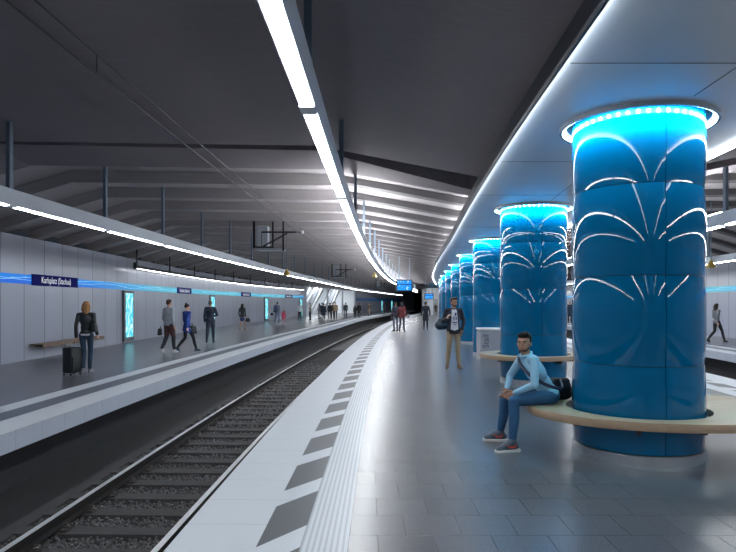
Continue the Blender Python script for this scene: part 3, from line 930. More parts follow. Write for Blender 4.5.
# kiosk block with vertical lettering
KG = mat('light_grey_kiosk_laminate', S(150, 158, 170), .35, var=.04)
KW = mat('white_kiosk_top', (.75, .78, .82), .3, var=.03)
r = empty('counter_block', (3.86, 17.6, 0), label='low light grey counter block with white top and upright Stall lettering', cat='counter')
mb = MB(); prof = [(-.62, .0), (.5, 0), (.5, .86), (-.55, .86), (-.62, .80)]
vs = [(x, yy, z) for yy in (-.32, .32) for x, z in prof]
mb.add(vs, [(0, 1, 2, 3, 4), (9, 8, 7, 6, 5)] + [(i, i+5, (i+1) % 5+5, (i+1) % 5) for i in range(5)])
mb.build('body', KG, r)
MB().bbox(-.64, .52, -.34, .34, .862, .92, .02).build('top', KW, r)
text('Stall', .24, mat('dark_lettering', (.03, .035, .05), .5), r, (-.46, -.325, .55), (R(90), R(-90), 0), extrude=.003)

# escalators in the hall
GL = mat('pale_glass_balustrade', (.55, .62, .68), .1, var=.05)
def escalator(frac, depth, label, dirn=1):
    a = h0+(h1-h0)*frac+nn*depth
    r = empty('escalator', a, math.atan2(n_.y, n_.x), label=label, cat='escalator', group='escalators of the hall')
    L = 7.5; H = 4.1
    for sy in (-.55, .55):
        m = MB(); y0, y1 = sy-.04, sy+.04
        vs = [(0, y, z) for y in (y0, y1) for z in (0.003, .45)] + [(L, y, z) for y in (y0, y1) for z in (H-.55, H)]
        m.add(vs, [(0, 1, 3, 2), (4, 6, 7, 5), (0, 4, 5, 1), (2, 3, 7, 6), (1, 5, 7, 3), (0, 2, 6, 4)])
        m.build('truss_side', WP, r)
        MB().tube([(-.4, sy, .95), (.4, sy, 1.0), (L-2.4, sy, H-.45)], .04, 8).build('handrail', BLACKM, r)
    m = MB()
    for i in range(16):
        x0 = .2+i*(L-.4)/16; z0 = .03+i*(H-.5)/16
        m.box(x0, x0+.5, -.5, .5, z0, z0+.24)
    m.build('steps', STEEL, r)
escalator(.18, 1.6, 'white escalator nearest the camera in the bright hall on the left')
escalator(.52, 1.6, 'white escalator at the far side of the bright hall on the left')
escalator(.38, 4.0, 'white escalator at the back of the bright hall on the left')
for k, f in enumerate((.0, .36, .68, 1.0)):
    p = h0+(h1-h0)*f
    tag(MB().box(-.12, .12, -.12, .12, 0.004, 3.6).build('hall_pillar', STEEL, None, loc=(p.x-.05, p.y, 0)), '%s slim steel pillar at the mouth of the escalator hall' % ORD[k], 'pillar', 'pillars of the escalator hall')

# ================================================================== PEOPLE
def vox(parts, size, smooth=3, fac=.5):
    mb = MB()
    for p in parts:
        if p[0] == 'c':
            _, a, ra, b, rb = p[:5]; fl = p[5] if len(p) > 5 else 1.0
            a = Vector(a); b = Vector(b); d = b-a; L = d.length
            if L < 1e-5: continue
            d = d/L
            pts = []; rs = []
            for t in (90, 65, 40, 15):
                pts.append(a-d*ra*math.sin(R(t))); rs.append(max(ra*math.cos(R(t)), .0008))
            for i in range(1, 4): pts.append(a+d*L*i/4); rs.append(ra+(rb-ra)*i/4)
            for t in (15, 40, 65, 90):
                pts.append(b+d*rb*math.sin(R(t))); rs.append(max(rb*math.cos(R(t)), .0008))
            mb.tube(pts, rs, 14, flat=fl)
        else:
            _, c, r = p[:3]; M = p[3] if len(p) > 3 else None
            mb.ball(c, r, 18, M=M)
    me = mb.mesh('tmp'); o = bpy.data.objects.new('tmp', me); COL.objects.link(o)
    m = o.modifiers.new('r', 'REMESH'); m.mode = 'VOXEL'; m.voxel_size = size
    s = o.modifiers.new('s', 'SMOOTH'); s.factor = fac; s.iterations = smooth
    bpy.context.view_layer.update()
    dg = bpy.context.evaluated_depsgraph_get()
    out = bpy.data.meshes.new_from_object(o.evaluated_get(dg))
    bpy.data.objects.remove(o); return out

STAND = dict(pelvis=(0, 0, .95), chest=(0, 0, 1.27), neck=(0, -.01, 1.47), head=(0, .015, 1.62),
             shR=(.172, -.01, 1.42), shL=(-.172, -.01, 1.42), elR=(.222, -.04, 1.13), elL=(-.222, -.04, 1.13), wrR=(.228, .05, .88), wrL=(-.228, .05, .88),
             hdR=(.222, .08, .79), hdL=(-.222, .08, .79),
             hipR=(.09, 0, .93), hipL=(-.09, 0, .93), knR=(.10, .02, .51), knL=(-.10, .02, .51), anR=(.105, -.02, .10), anL=(-.105, -.02, .10),
             toR=(.13, .15, .035), toL=(-.13, .15, .035))
def pose(**kw):
    d = dict(STAND); d.update(kw); return d
WALK = pose(knR=(.09, .20, .53), anR=(.09, .32, .12), toR=(.10, .48, .06), knL=(-.09, -.02, .52), anL=(-.09, -.36, .17), toL=(-.10, -.24, .04),
            elR=(.24, -.16, 1.15), wrR=(.24, -.16, .91), hdR=(.235, -.14, .82), elL=(-.24, .04, 1.13), wrL=(-.24, .24, .96), hdL=(-.235, .31, .9))
WALK2 = pose(knR=(.09, .10, .52), anR=(.09, .14, .10), toR=(.10, .31, .04), knL=(-.09, .0, .51), anL=(-.09, -.22, .14), toL=(-.10, -.08, .04),
             elR=(.24, -.10, 1.14), wrR=(.25, -.04, .9), hdR=(.245, -.0, .82), elL=(-.24, .0, 1.13), wrL=(-.25, .14, .91), hdL=(-.245, .2, .83))
SKIN = {'fair': mat('fair_skin', (.55, .33, .25), .5, var=.06), 'tan': mat('tan_skin', (.42, .235, .165), .48, var=.08)}

def hand_parts(w, h, side, curl=.25, thumb_dir=None, s=1.0):
    """palm, four unequal bent fingers and a thumb leaving the palm's side"""
    w = Vector(w); h = Vector(h); d = (h-w).normalized()
    ref = Vector(thumb_dir) if thumb_dir else Vector((0, 1, 0))
    if abs(ref.dot(d)) > .9: ref = Vector((1, 0, 0))
    u = (ref - d*ref.dot(d)).normalized()       # across the palm, towards the thumb
    n = d.cross(u)*side                          # palm normal
    pc_ = w + d*.045*s
    P = [('c', w, .024*s, w+d*.02*s, .026*s), ('c', pc_-u*.022*s, .017*s, pc_+d*.035*s-u*.026*s, .014*s), ('c', pc_+u*.02*s, .018*s, pc_+d*.04*s+u*.024*s, .014*s), ('c', pc_, .018*s, pc_+d*.04*s, .015*s)]
    for i, (o_, L) in enumerate(((.031, .070), (.0105, .078), (-.0105, .072), (-.031, .056))):
        b = pc_+d*.042*s+u*o_*s; a1 = curl*(1+.15*i)
        p1 = b+(d*math.cos(a1)+n*math.sin(a1))*L*.45*s
        p2 = p1+(d*math.cos(a1*2.2)+n*math.sin(a1*2.2))*L*.32*s
        p3 = p2+(d*math.cos(a1*3.2)+n*math.sin(a1*3.2))*L*.23*s
        P += [('c', b-d*.015*s, .0095*s, p1, .009*s), ('c', p1, .009*s, p2, .0082*s), ('c', p2, .0082*s, p3, .0074*s)]
    tb = w+d*.02*s+u*.026*s
    t1 = tb+(d*.6+u*.7+n*.3).normalized()*.04*s; t2 = t1+(d*.9+u*.25+n*.3).normalized()*.032*s
    P += [('c', tb, .014*s, t1, .011*s), ('c', t1, .0108*s, t2, .009*s)]
    return P

def person(x, y, height, yaw, P, label, top=(.2, .2, .25), topkind='jacket', trouser=(.05, .06, .09), shoe=(.03, .03, .03), hair=(.03, .02, .015), hairkind='short',
           skin='fair', hy=0.0, hp=0.0, vs=.013, build=1.0, hem=None, legs='trousers', face=False, z0=0.0, curl=.3, extra=None, group=None, hides=True, sole=None, sleeve=True):
    s = height/1.75
    root = empty('person', (x, y, z0), yaw, label=label, cat='person', group=group)
    V3 = {k: Vector(v) for k, v in P.items() if isinstance(v, tuple)}
    b = build
    HM = Matrix.Translation(V3['neck']+Vector((0, .0, .02))) @ Matrix.Rotation(hy, 4, 'Z') @ Matrix.Rotation(hp, 4, 'X')
    off = V3['head'] - V3['neck'] - Vector((0, 0, .02))
    hc = HM @ Vector((0, off.length*.12, off.length*.98)) if P is STAND else HM @ Vector((0, .02, .128))
    HR = (Matrix.Rotation(hy, 4, 'Z') @ Matrix.Rotation(hp, 4, 'X')).to_3x3()
    def H(px, py, pz): return hc + HR @ Vector((px, py, pz))
    # spine direction
    pel, ch, nk = V3['pelvis'], V3['chest'], V3['neck']
    sp_ = (nk-pel).normalized()
    xr = (V3['shR']-V3['shL']).normalized(); fw = sp_.cross(xr)*-1; fw = xr.cross(sp_)*-1
    fw = sp_.cross(xr).normalized()
    TM = Matrix((xr, fw, xr.cross(fw))).transposed()
    if fw.y < 0 and abs(fw.y) > abs(fw.x): TM = Matrix((xr, -fw, sp_)).transposed()
    def torso(g):
        return [('e', ch+sp_*.02, ((.155+g)*b, (.100+g)*b, .19+g*.3), TM), ('e', (ch+pel)/2, ((.132+g)*b, (.092+g)*b, .17), TM),
                ('e', pel+sp_*.02, ((.152+g)*b, (.104+g)*b, .13), TM),
                ('c', V3['shR']*.86+V3['shL']*.14, (.050+g)*b, V3['shL']*.86+V3['shR']*.14, (.050+g)*b), ('c', ch+sp_*.1, (.085+g)*b, nk-sp_*.03, .058+g*.5)]
    def arm(sd, g, cut=0.0):
        w = V3['wr'+sd]; e = V3['el'+sd]; w2 = w+(e-w)*cut
        return [('c', V3['sh'+sd], (.047+g)*b, e, (.037+g)*b), ('c', e, (.037+g)*b, w2, (.026+g)*(1 if cut == 0 else 1.05))]
    def leg(sd, g, cut=0.0):
        a = V3['an'+sd]; k_ = V3['kn'+sd]; a2 = a+(k_-a)*cut
        return [('c', V3['hip'+sd], (.080+g)*b, k_, (.052+g)*b), ('c', k_, (.052+g)*b, (k_+a2)/2+Vector((0, -.012, 0)), (.050+g)*b), ('c', (k_+a2)/2+Vector((0, -.012, 0)), (.050+g)*b, a2, .034+g)]
    # --- body
    head = [('e', H(0, -.012, .022), (.074, .092, .092), HR), ('e', H(0, .022, -.045), (.054, .062, .062), HR), ('e', H(0, .052, -.088), (.026, .022, .02), HR),
            ('e', H(0, .060, -.02), (.05, .026, .06), HR),
            ('c', H(0, .082, .012), .009, H(0, .101, -.026), .0135), ('e', H(-.076, -.005, -.01), (.009, .02, .03), HR), ('e', H(.076, -.005, -.01), (.009, .02, .03), HR),
            ('c', nk-sp_*.04, .056, H(0, -.012, -.06), .052)]
    if face: head += [('c', H(-.035, .082, .026), .008, H(.035, .082, .026), .008), ('e', H(-.034, .064, -.03), (.018, .016, .016), HR), ('e', H(.034, .064, -.03), (.018, .016, .016), HR)]
    body = head + torso(-.006)
    for sd, si in (('R', 1), ('L', -1)):
        body += arm(sd, -.004) + leg(sd, -.006)
        td = P.get('th'+sd)
        body += hand_parts(V3['wr'+sd], V3['hd'+sd], si, P.get('curl'+sd, curl), td, s=1.0)
        body += [('c', V3['an'+sd], .030, V3['to'+sd]*.8+V3['an'+sd]*.2-Vector((0, 0, .004)), .022)]
    if legs == 'bare': pass
    def mk(name, parts, m, v=vs, sm=3):
        me = vox(parts, v, sm); 
        for vtx in me.vertices: vtx.co *= s
        return link(name, me, m, root, True)
    bd = mk('body', body, SKIN[skin], vs*(.75 if face else 1), 2)
    def M_(nme, c, rough=.75, **k): return mat('%s_%02x%02x%02x' % (nme, *[int(255*max(0, min(1, q))**.45) for q in c]), c, rough, var=.14, scale=14, bump=.15, **k)
    # --- garments
    g = {'shirt': .010, 'tee': .009, 'jacket': .017, 'coat': .021, 'sweater': .015}[topkind]
    T = torso(g)
    hem_z = hem if hem is not None else {'shirt': .86, 'tee': .88, 'jacket': .84, 'coat': .55, 'sweater': .90}[topkind]
    if P.get('seated'): pass
    else:
        zt = pel.z
        if hem_z < zt-.02:
            T += [('e', Vector((pel.x, pel.y, (zt+hem_z)/2+.04)), ((.165+g)*b, (.118+g)*b, (zt-hem_z)/2+.07))]
            if hem_z < .75:
                T += [('e', Vector((pel.x, pel.y, hem_z+.10)), ((.18+g)*b, (.14+g)*b, .10))]
    if sleeve:
        T += arm('R', g*.75, .06)+arm('L', g*.75, .06)
    else:
        T += [('c', V3['shR'], .062, V3['shR']*.5+V3['elR']*.5, .056), ('c', V3['shL'], .062, V3['shL']*.5+V3['elL']*.5, .056)]
    tm = M_('cloth', top, .35 if P.get('leather') else .75)
    if not P.get('seated'): T += [('e', Vector((pel.x, pel.y, hem_z)), ((.150+g)*b, (.105+g)*b, .12))]
    to_ = mk(topkind, T, tm, vs*.9)
    if not P.get('seated'):
        for v in to_.data.vertices:
            if v.co.z < hem_z*s and abs(v.co.x-pel.x*s) < .172*s: v.co.z = hem_z*s + (v.co.z-hem_z*s)*.08
    if legs == 'trousers':
        q = [('e', pel-sp_*.0, (.160*b, .112*b, .12), TM)]+leg('R', .010, .08)+leg('L', .010, .08)
        mk('trousers', q, M_('trouser_cloth', trouser), vs*.9)
    elif legs == 'shorts':
        q = [('e', pel, (.165*b, .118*b, .12), TM)]
        for sd in 'RL': q += [('c', V3['hip'+sd], .098*b, V3['hip'+sd]*.25+V3['kn'+sd]*.75, .088*b)]
        mk('shorts', q, M_('shorts_cloth', trouser), vs*.9)
    elif legs == 'skirt':
        q = [('e', pel, (.165*b, .118*b, .12), TM), ('e', pel-Vector((0, 0, .2)), (.18*b, .14*b, .16))]
        mk('skirt', q, M_('skirt_cloth', trouser), vs*.9)
    for sd in 'RL':
        a = V3['an'+sd]; t_ = V3['to'+sd]; d = (t_-a); d.z = 0; d = d.normalized()
        up = Vector((0, 0, 1)); back = a-d*.045
        q = [('c', Vector((back.x, back.y, a.z-.055)), .033, t_-d*.03+up*.008, .036), ('c', a+Vector((0, 0, -.008)), .046, a+d*.085-up*.045, .040), ('e', t_-d*.02+up*.002, (.042, .042, .028)),
             ('c', a-up*.03-d*.02, .038, a+up*.012, .043)]
        mk('shoe', q, M_('shoe_leather', shoe, .5), min(vs, .010))
    # --- hair
    if hairkind != 'none':
        q = [('e', H(0, -.022, .040), (.081, .092, .088), HR)]
        if hairkind == 'short': q += [('e', H(0, .03, .088), (.06, .05, .032), HR), ('e', H(0, -.06, .0), (.07, .045, .06), HR)]
        if hairkind == 'quiff': q = [('e', H(0, -.030, .046), (.080, .086, .084), HR), ('e', H(0, .046, .090), (.066, .044, .034), HR), ('e', H(-.02, .052, .104), (.052, .036, .030), HR), ('e', H(0, -.06, .0), (.07, .045, .06), HR), ('c', H(.073, .005, .03), .012, H(.074, .006, -.008), .006), ('c', H(-.073, .005, .03), .012, H(-.074, .006, -.008), .006)]
        if hairkind in ('long', 'bob'):
            L = -.22 if hairkind == 'long' else -.13
            q += [('c', H(0, -.05, .02), .088, H(.01, -.085, L), .058), ('c', H(.06, -.02, .02), .038, H(.075, -.05, L+.03), .030), ('c', H(-.06, -.02, .02), .038, H(-.075, -.05, L+.05), .032), ('e', H(0, .02, .085), (.07, .06, .038), HR),
                  ('c', H(.03, -.1, -.02), .04, H(.045, -.115, L+.01), .018), ('c', H(-.035, -.1, -.02), .04, H(-.05, -.11, L-.01), .018)]
        if hairkind == 'bun': q += [('e', H(0, -.05, .12), (.045, .045, .042), HR), ('e', H(0, .03, .085), (.06, .045, .03), HR)]
        mk('hair', q, M_('hair', hair, .85), vs*.8)
    if face:
        EW = mat('eye_white', (.36, .33, .31), .35); EI = mat('dark_iris', (.02, .012, .008), .15)
        for sx in (-1, 1):
            m = MB(); m.ball(H(sx*.032, .0768, .006)*s, (.0115*s, .008*s, .0058*s), 12, 0, M=HR); m.ball(H(sx*.032, .0815, .006)*s, .0062*s, 8, 1)
            m.build('eye', [EW, EI], root, True)
            MB().tube([H(sx*.014, .0885, .022)*s, H(sx*.032, .0885, .027)*s, H(sx*.052, .0745, .021)*s], [.0045*s, .006*s, .0035*s], 8).build('eyebrow', M_('hair', hair, .55), root, True)
        MB().tube([H(-.024, .079, -.057)*s, H(-.010, .0865, -.054)*s, H(.010, .0865, -.054)*s, H(.024, .079, -.057)*s], [.003*s, .0058*s, .0058*s, .003*s], 8).build('lips', mat('lips', (.30, .12, .10), .45), root, True)
    return root, H, s, mk, M_

def tote(w, d, h, z0=0.0):
    bm = bmesh.new(); bmesh.ops.create_cube(bm, size=1)
    for v in bm.verts:
        k = 1.0 if v.co.z < 0 else .78
        v.co = (v.co.x*w*k, v.co.y*d*k, z0+(v.co.z+.5)*h)
    bmesh.ops.bevel(bm, geom=bm.edges[:], offset=min(w, d)*.22, segments=3, affect='EDGES', profile=.5)
    me = bpy.data.meshes.new('tote'); bm.to_mesh(me); bm.free(); return me
# ---- the man sitting on the bench
SIT = dict(seated=1, pelvis=(0, -.03, .60), chest=(-.02, .13, .86), neck=(-.015, .25, 1.045), head=(0, .26, 1.2),
           shR=(.165, .225, 1.02), shL=(-.195, .185, 1.01), elR=(.25, .36, .78), elL=(-.275, .21, .745), wrR=(.095, .43, .645), wrL=(-.105, .39, .63),
           hdR=(.035, .475, .575), hdL=(-.04, .455, .58),
           hipR=(.10, .0, .585), hipL=(-.10, .0, .585), knR=(.19, .43, .545), knL=(-.19, .42, .555), anR=(.26, .47, .115), anL=(-.25, .45, .115), toR=(.29, .64, .035), toL=(-.29, .62, .035),
           thR=(0, .2, 1), thL=(0, .2, 1), curlR=.55, curlL=.6)
JEANB = (.018, .085, .19)
SM, HS, s_, mk, M_ = person(2.05, 6.90, 1.75, R(90), SIT, 'young man in a light blue shirt and jeans sitting on the nearest ring bench', top=(.27, .50, .68), topkind='shirt',
       trouser=JEANB, shoe=(.07, .10, .14), hair=(.006, .005, .005), hairkind='quiff', skin='tan', hy=R(58), hp=R(-2), vs=.0085, face=True, curl=.5)
# beard shadow, collar, soles, laces, swoosh
mk('stubble', [('e', HS(0, .040, -.078), (.047, .036, .026), None), ('c', HS(-.050, .02, -.055), .016, HS(-.036, .05, -.083), .014), ('c', HS(.050, .02, -.055), .016, HS(.036, .05, -.083), .014)], mat('stubble', (.10, .055, .038), .7), .006)
mk('collar', [('c', Vector((-.085, .20, 1.055)), .020, Vector((-.055, .315, 1.035)), .014), ('c', Vector((.06, .24, 1.065)), .020, Vector((.01, .325, 1.04)), .014), ('c', Vector((-.085, .20, 1.055)), .02, Vector((.0, .175, 1.085)), .02), ('c', Vector((.0, .175, 1.085)), .02, Vector((.06, .24, 1.065)), .02)], M_('cloth', (.26, .55, .76)), .007)
for sd, si in (('R', 1), ('L', -1)):
    a = Vector(SIT['an'+sd]); t_ = Vector(SIT['to'+sd]); d = (t_-a); d.z = 0; d = d.normalized(); sdv = Vector((d.y, -d.x, 0))
    bk = a-d*.06
    so = mk('sole', [('c', Vector((bk.x, bk.y, .016)), .040, Vector((t_.x, t_.y, .016))-d*.005, .043)], mat('white_rubber_sole', (.75, .75, .74), .5), .006)
    for v in so.data.vertices: v.co.z = max(.0, min(v.co.z, .030))
    for sgn in (-1, 1):
        c0 = a-d*.03+sdv*sgn*.040; m = MB()
        pts = [Vector((c0.x, c0.y, .088)), Vector((c0.x, c0.y, .058))+d*.03, Vector((c0.x, c0.y, .062))+d*.07+sdv*sgn*.003, Vector((c0.x, c0.y, .092))+d*.125-sdv*sgn*.006]
        m.tube(pts, [.004, .011, .009, .003], 8); m.build('swoosh', mat('red_swoosh', (.62, .06, .04), .5), SM, True)
    m = MB()
    for k in range(4):
        p = a+d*(.035+.024*k)+Vector((0, 0, .0-.014*k)); m.tube([p+sdv*.024, p+Vector((0, 0, .012)), p-sdv*.024], .005, 6)
    m.build('laces', mat('white_laces', (.7, .7, .7), .7), SM, True)
# his shoulder bag, resting on the bench behind him
BAGB = mat('black_bag_nylon', (.008, .009, .012), .6, var=.3, bump=.2)
r = empty('shoulder_bag', (2.27, 7.11, .50), R(28), label='black shoulder bag lying on the bench behind the sitting man', cat='bag')
me = vox([('c', (-.10, 0, .06), .058, (.12, .0, .06), .058), ('c', (-.10, 0, .15), .056, (.12, .0, .14), .056), ('c', (-.10, 0, .225), .050, (.10, .0, .215), .050), ('e', (0, 0, .14), (.165, .066, .12)), ('e', (-.06, 0, .14), (.11, .066, .13)), ('e', (.08, 0, .13), (.10, .066, .12))], .010)
link('bag_body', me, BAGB, r, True)
IN = Matrix.Translation(Vector((2.27, 7.11, .5))) @ Matrix.Rotation(R(28), 4, 'Z'); INV = IN.inverted()
SMW = Matrix.Translation(Vector((2.05, 6.90, 0))) @ Matrix.Rotation(R(90), 4, 'Z')
# strap over the far shoulder and across the chest down to the bag
sl = [(.13, .17, 1.075), (.10, .275, 1.055), (.035, .305, .985), (-.045, .290, .92), (-.125, .235, .85), (-.185, .14, .78), (-.185, .03, .725), (-.165, -.10, .69), (-.11, -.15, .70)]
pts = [INV @ (SMW @ Vector(p)) for p in sl] + [Vector((-.02, -.03, .24))]
pts2 = []
for i in range(len(pts)-1):
    p0 = pts[max(i-1, 0)]; p1 = pts[i]; p2 = pts[i+1]; p3 = pts[min(i+2, len(pts)-1)]
    for k in range(4):
        tt = k/4; pts2.append(.5*((2*p1)+(p2-p0)*tt+(2*p0-5*p1+4*p2-p3)*tt*tt+(3*p1-p0-3*p2+p3)*tt**3))
pts2.append(pts[-1])
MB().tube(pts2, .019, 8, flat=.7).build('strap', mat('navy_strap', (.012, .025, .06), .6), r, True)

# ---- the standing man in the dark blazer
ST = pose(elR=(.27, -.02, 1.17), wrR=(.20, .19, 1.24), hdR=(.17, .24, 1.30), elL=(-.27, -.07, 1.15), wrL=(-.20, .03, .95), hdL=(-.17, .06, .87), knR=(.12, .03, .51), anR=(.155, -.01, .1), toR=(.20, .13, .035), toL=(-.17, .14, .035), anL=(-.13, 0, .1))
SB, HB2, s_, mk, M_ = person(2.14, 15.0, 1.80, R(183), ST, 'bearded man in a dark blazer, white printed shirt and khaki trousers standing on the platform', top=(.012, .016, .030), topkind='jacket',
       trouser=(.33, .24, .155), shoe=(.25, .15, .09), hair=(.03, .016, .010), hairkind='quiff', skin='tan', hy=R(22), vs=.010, face=True, hem=.86)
mk('beard', [('e', HB2(0, .040, -.080), (.050, .040, .030), None), ('c', HB2(-.055, .01, -.05), .018, HB2(-.036, .05, -.083), .015), ('c', HB2(.055, .01, -.05), .018, HB2(.036, .05, -.083), .015)], mat('beard', (.045, .022, .014), .7), .007)
mk('shirt', [('c', Vector((-.03, .058, 1.41)), .040, Vector((-.03, .095, 1.28)), .045), ('c', Vector((.03, .058, 1.41)), .040, Vector((.03, .095, 1.28)), .045), ('c', Vector((-.035, .098, 1.28)), .045, Vector((-.055, .092, .99)), .045), ('c', Vector((.035, .098, 1.28)), .045, Vector((.055, .092, .99)), .045), ('c', Vector((.0, .102, 1.28)), .045, Vector((.0, .100, .99)), .045), ('e', Vector((0, .03, .96)), (.12, .108, .075))], mat('white_cotton', (.72, .72, .76), .8), .009)
mk('lapels', [('c', Vector((-.075, .055, 1.44)), .020, Vector((-.090, .112, 1.24)), .020), ('c', Vector((-.090, .112, 1.24)), .020, Vector((-.115, .100, .90)), .020), ('c', Vector((.075, .055, 1.44)), .020, Vector((.090, .112, 1.24)), .020), ('c', Vector((.090, .112, 1.24)), .020, Vector((.115, .100, .90)), .020)], M_('cloth', (.012, .016, .030)), .008)
PRP = mat('purple_print', (.06, .05, .22), .8); 
m = MB()
for (x0, x1, z0, z1) in ((-.04, .0, 1.30, 1.37), (-.045, -.02, 1.20, 1.27), (.01, .03, 1.19, 1.28), (-.06, .055, 1.12, 1.145), (-.03, .03, 1.075, 1.09)):
    m.box(x0, x1, .150, .158, z0, z1)
for i, v in enumerate(m.v): m.v[i] = (v[0]*s_, (v[1] - abs(v[2]-1.2)*.05)*s_, v[2]*s_)
m.build('shirt_print', PRP, SB)
m = MB(); m.lathe([(.150, .925), (.158, .925), (.158, .962), (.150, .962)], 32, sy=.74); m.build('belt', mat('brown_belt', (.07, .03, .018), .5), SB, True)
r = empty('duffel_bag', (2.50, 14.92, .95), R(10), label='dark blue duffel bag hanging from the shoulder of the man in the blazer', cat='bag')
me = vox([('c', (-.09, 0, .15), .12, (.10, .0, .13), .12), ('c', (-.07, 0, .24), .08, (.07, 0, .24), .08)], .014)
link('bag_body', me, mat('dark_teal_duffel', (.010, .035, .060), .6, var=.35, bump=.2), r, True)
MB().tube([(-.12, -.02, .28), (-.20, .0, .45), (-.22, .04, .53), (-.16, .1, .50), (-.05, .08, .33)], .018, 8, flat=.5).build('strap', BAGB, r, True)
r.location = (1.90, 15.10, .96); r.rotation_euler = (0, 0, R(170))

# ---- woman with the suitcase
WS = pose(elR=(.205, -.03, 1.14), wrR=(.225, .08, .95), hdR=(.21, .14, .89), elL=(-.215, -.06, 1.15), wrL=(-.22, -.02, .88), hdL=(-.225, -.03, .80), knR=(.08, .06, .51), anR=(.07, .05, .1), toR=(.08, .22, .035), knL=(-.06, .03, .51), anL=(-.03, -.12, .115), toL=(-.03, .05, .035), leather=1)
SW, HW, s_, mk, M_ = person(-6.55, 13.95, 1.70, R(8), WS, 'blonde woman in a black leather jacket and blue jeans seen from behind', top=(.014, .020, .024), topkind='jacket', trouser=(.018, .045, .085), shoe=(.2, .2, .22),
       hair=(.27, .135, .05), hairkind='bob', vs=.011, build=.88, hem=.97)
mk('blouse_hem', [('e', Vector((0, 0, .945)), (.150, .112, .05))], mat('white_cotton', (.72, .72, .76), .8), .01)
r = empty('handbag', (-6.33, 13.88, .98), R(10), label='small black handbag at the right elbow of the blonde woman', cat='bag')
link('bag_body', tote(.12, .26, .19), BAGB, r, True)
MB().tube([(0, -.07, .16), (-.02, -.05, .30), (-.03, .03, .33), (0, .07, .16)], .010, 8).build('strap', BAGB, r, True)
CASE = mat('black_suitcase_fabric', (.010, .013, .015), .5, var=.3)
r = empty('suitcase', (-6.78, 13.75, 0), R(75), label='black upright trolley suitcase beside the blonde woman', cat='suitcase')
MB().bbox(-.17, .17, -.13, .13, .055, .64, .035, 3).build('shell', CASE, r, True)
MB().bbox(-.15, .15, -.155, -.128, .10, .42, .012).build('front_pocket', CASE, r, True)
MB().tube([(-.08, .1, .63), (-.08, .1, .70)], .010, 8).tube([(.08, .1, .63), (.08, .1, .70)], .010, 8).tube([(-.10, .1, .70), (.10, .1, .70)], .014, 8).build('handle', mat('pale_handle', (.5, .52, .5), .4), r, True)
for sx in (-.15, .15):
    for sy in (-.09, .09):
        MB().ball((sx, sy, .0275), (.018, .028, .0275), 12).build('wheel', BLACKM, r, True)

# ---- left platform walkers
pr, Hh, s_, mk, M_ = person(-6.50, 19.6, 1.78, R(-25), WALK2, 'man in a light grey sweater and dark shorts walking beside the woman in blue', top=(.38, .41, .45), topkind='sweater', trouser=(.08, .035, .035), legs='shorts', shoe=(.6, .6, .62), hair=(.06, .025, .02), hairkind='short', vs=.012)
q = []
for sd in 'RL':
    k_ = Vector(WALK2['kn'+sd]); a_ = Vector(WALK2['an'+sd]); m_ = (k_+a_)/2+Vector((0, -.012, 0))
    q += [('c', k_+Vector((0, 0, .06)), .068, m_, .062), ('c', m_, .062, a_+Vector((0, 0, .05)), .047)]
mk('leggings', q, mat('black_leggings', (.02, .022, .03), .7), .011)
person(-6.03, 20.0, 1.63, R(-40), WALK, 'woman in a bright blue coat walking beside the man in the grey sweater', top=(.012, .055, .30), topkind='coat', hem=.72, trouser=(.012, .012, .016), shoe=(.03, .06, .09), hair=(.02, .012, .01), hairkind='bun', vs=.012, build=.95)
r = empty('bag', (-5.86, 20.1, .62), R(-20), label='black bag swinging at the side of the woman in the blue coat', cat='bag')
link('bag_body', tote(.14, .30, .26), BAGB, r, True)
MB().tube([(0, -.06, .22), (-.04, -.02, .36), (0, .06, .22)], .010, 8).build('strap', BAGB, r, True)
r = empty('bag', (-6.78, 19.55, .60), R(5), label='dark bag hanging at the left hand of the man in the grey sweater', cat='bag')
link('bag_body', tote(.12, .25, .22), BAGB, r, True)
MB().tube([(0, -.04, .19), (.02, 0, .29), (0, .04, .19)], .010, 8).build('strap', BAGB, r, True)
person(-6.52, 24.8, 1.76, R(10), pose(elR=(.27, .02, 1.15), wrR=(.14, .20, 1.10), hdR=(.06, .24, 1.12), anL=(-.13, -.10, .11), knL=(-.11, -.02, .51), toL=(-.16, .06, .035), toR=(.16, .20, .035), anR=(.12, .05, .1), knR=(.11, .06, .51)),
       'man in a dark navy suit standing with his back turned', top=(.018, .028, .055), topkind='jacket', hem=.80, trouser=(.020, .030, .058), shoe=(.01, .01, .012), hair=(.13, .11, .10), hairkind='short', vs=.012, build=1.08)
person(-7.52, 35.9, 1.62, R(-12), WALK2, 'woman with long dark hair, dark top and blue skirt walking away', top=(.05, .055, .06), topkind='sweater', trouser=(.05, .09, .25), legs='skirt', shoe=(.35, .2, .16), hair=(.02, .015, .012), hairkind='long', vs=.013, build=.93)
r = empty('handbag', (-7.18, 35.85, .52), R(5), label='black handbag carried by the long haired woman', cat='bag')
link('bag_body', tote(.30, .13, .22), BAGB, r, True)
MB().tube([(-.05, 0, .2), (0, 0, .34), (.05, 0, .2)], .010, 8).build('strap', BAGB, r, True)
pr, Hh, s_, mk, M_ = person(-6.95, 46.0, 1.76, R(-15), WALK2, 'man in pale clothes carrying a big blue grey backpack', top=(.28, .32, .42), topkind='sweater', trouser=(.20, .25, .38), shoe=(.5, .52, .55), hair=(.05, .04, .03), vs=.014)
r = empty('backpack', (-7.05, 45.80, 1.02), R(-15), label='bulky blue grey backpack on the back of the walking man', cat='backpack')
link('bag_body', vox([('c', (0, 0, .08), .16, (0, 0, .35), .15), ('c', (-.1, -.03, .02), .09, (.1, -.03, .02), .09)], .016), mat('blue_grey_pack', (.06, .09, .17), .7), r, True)
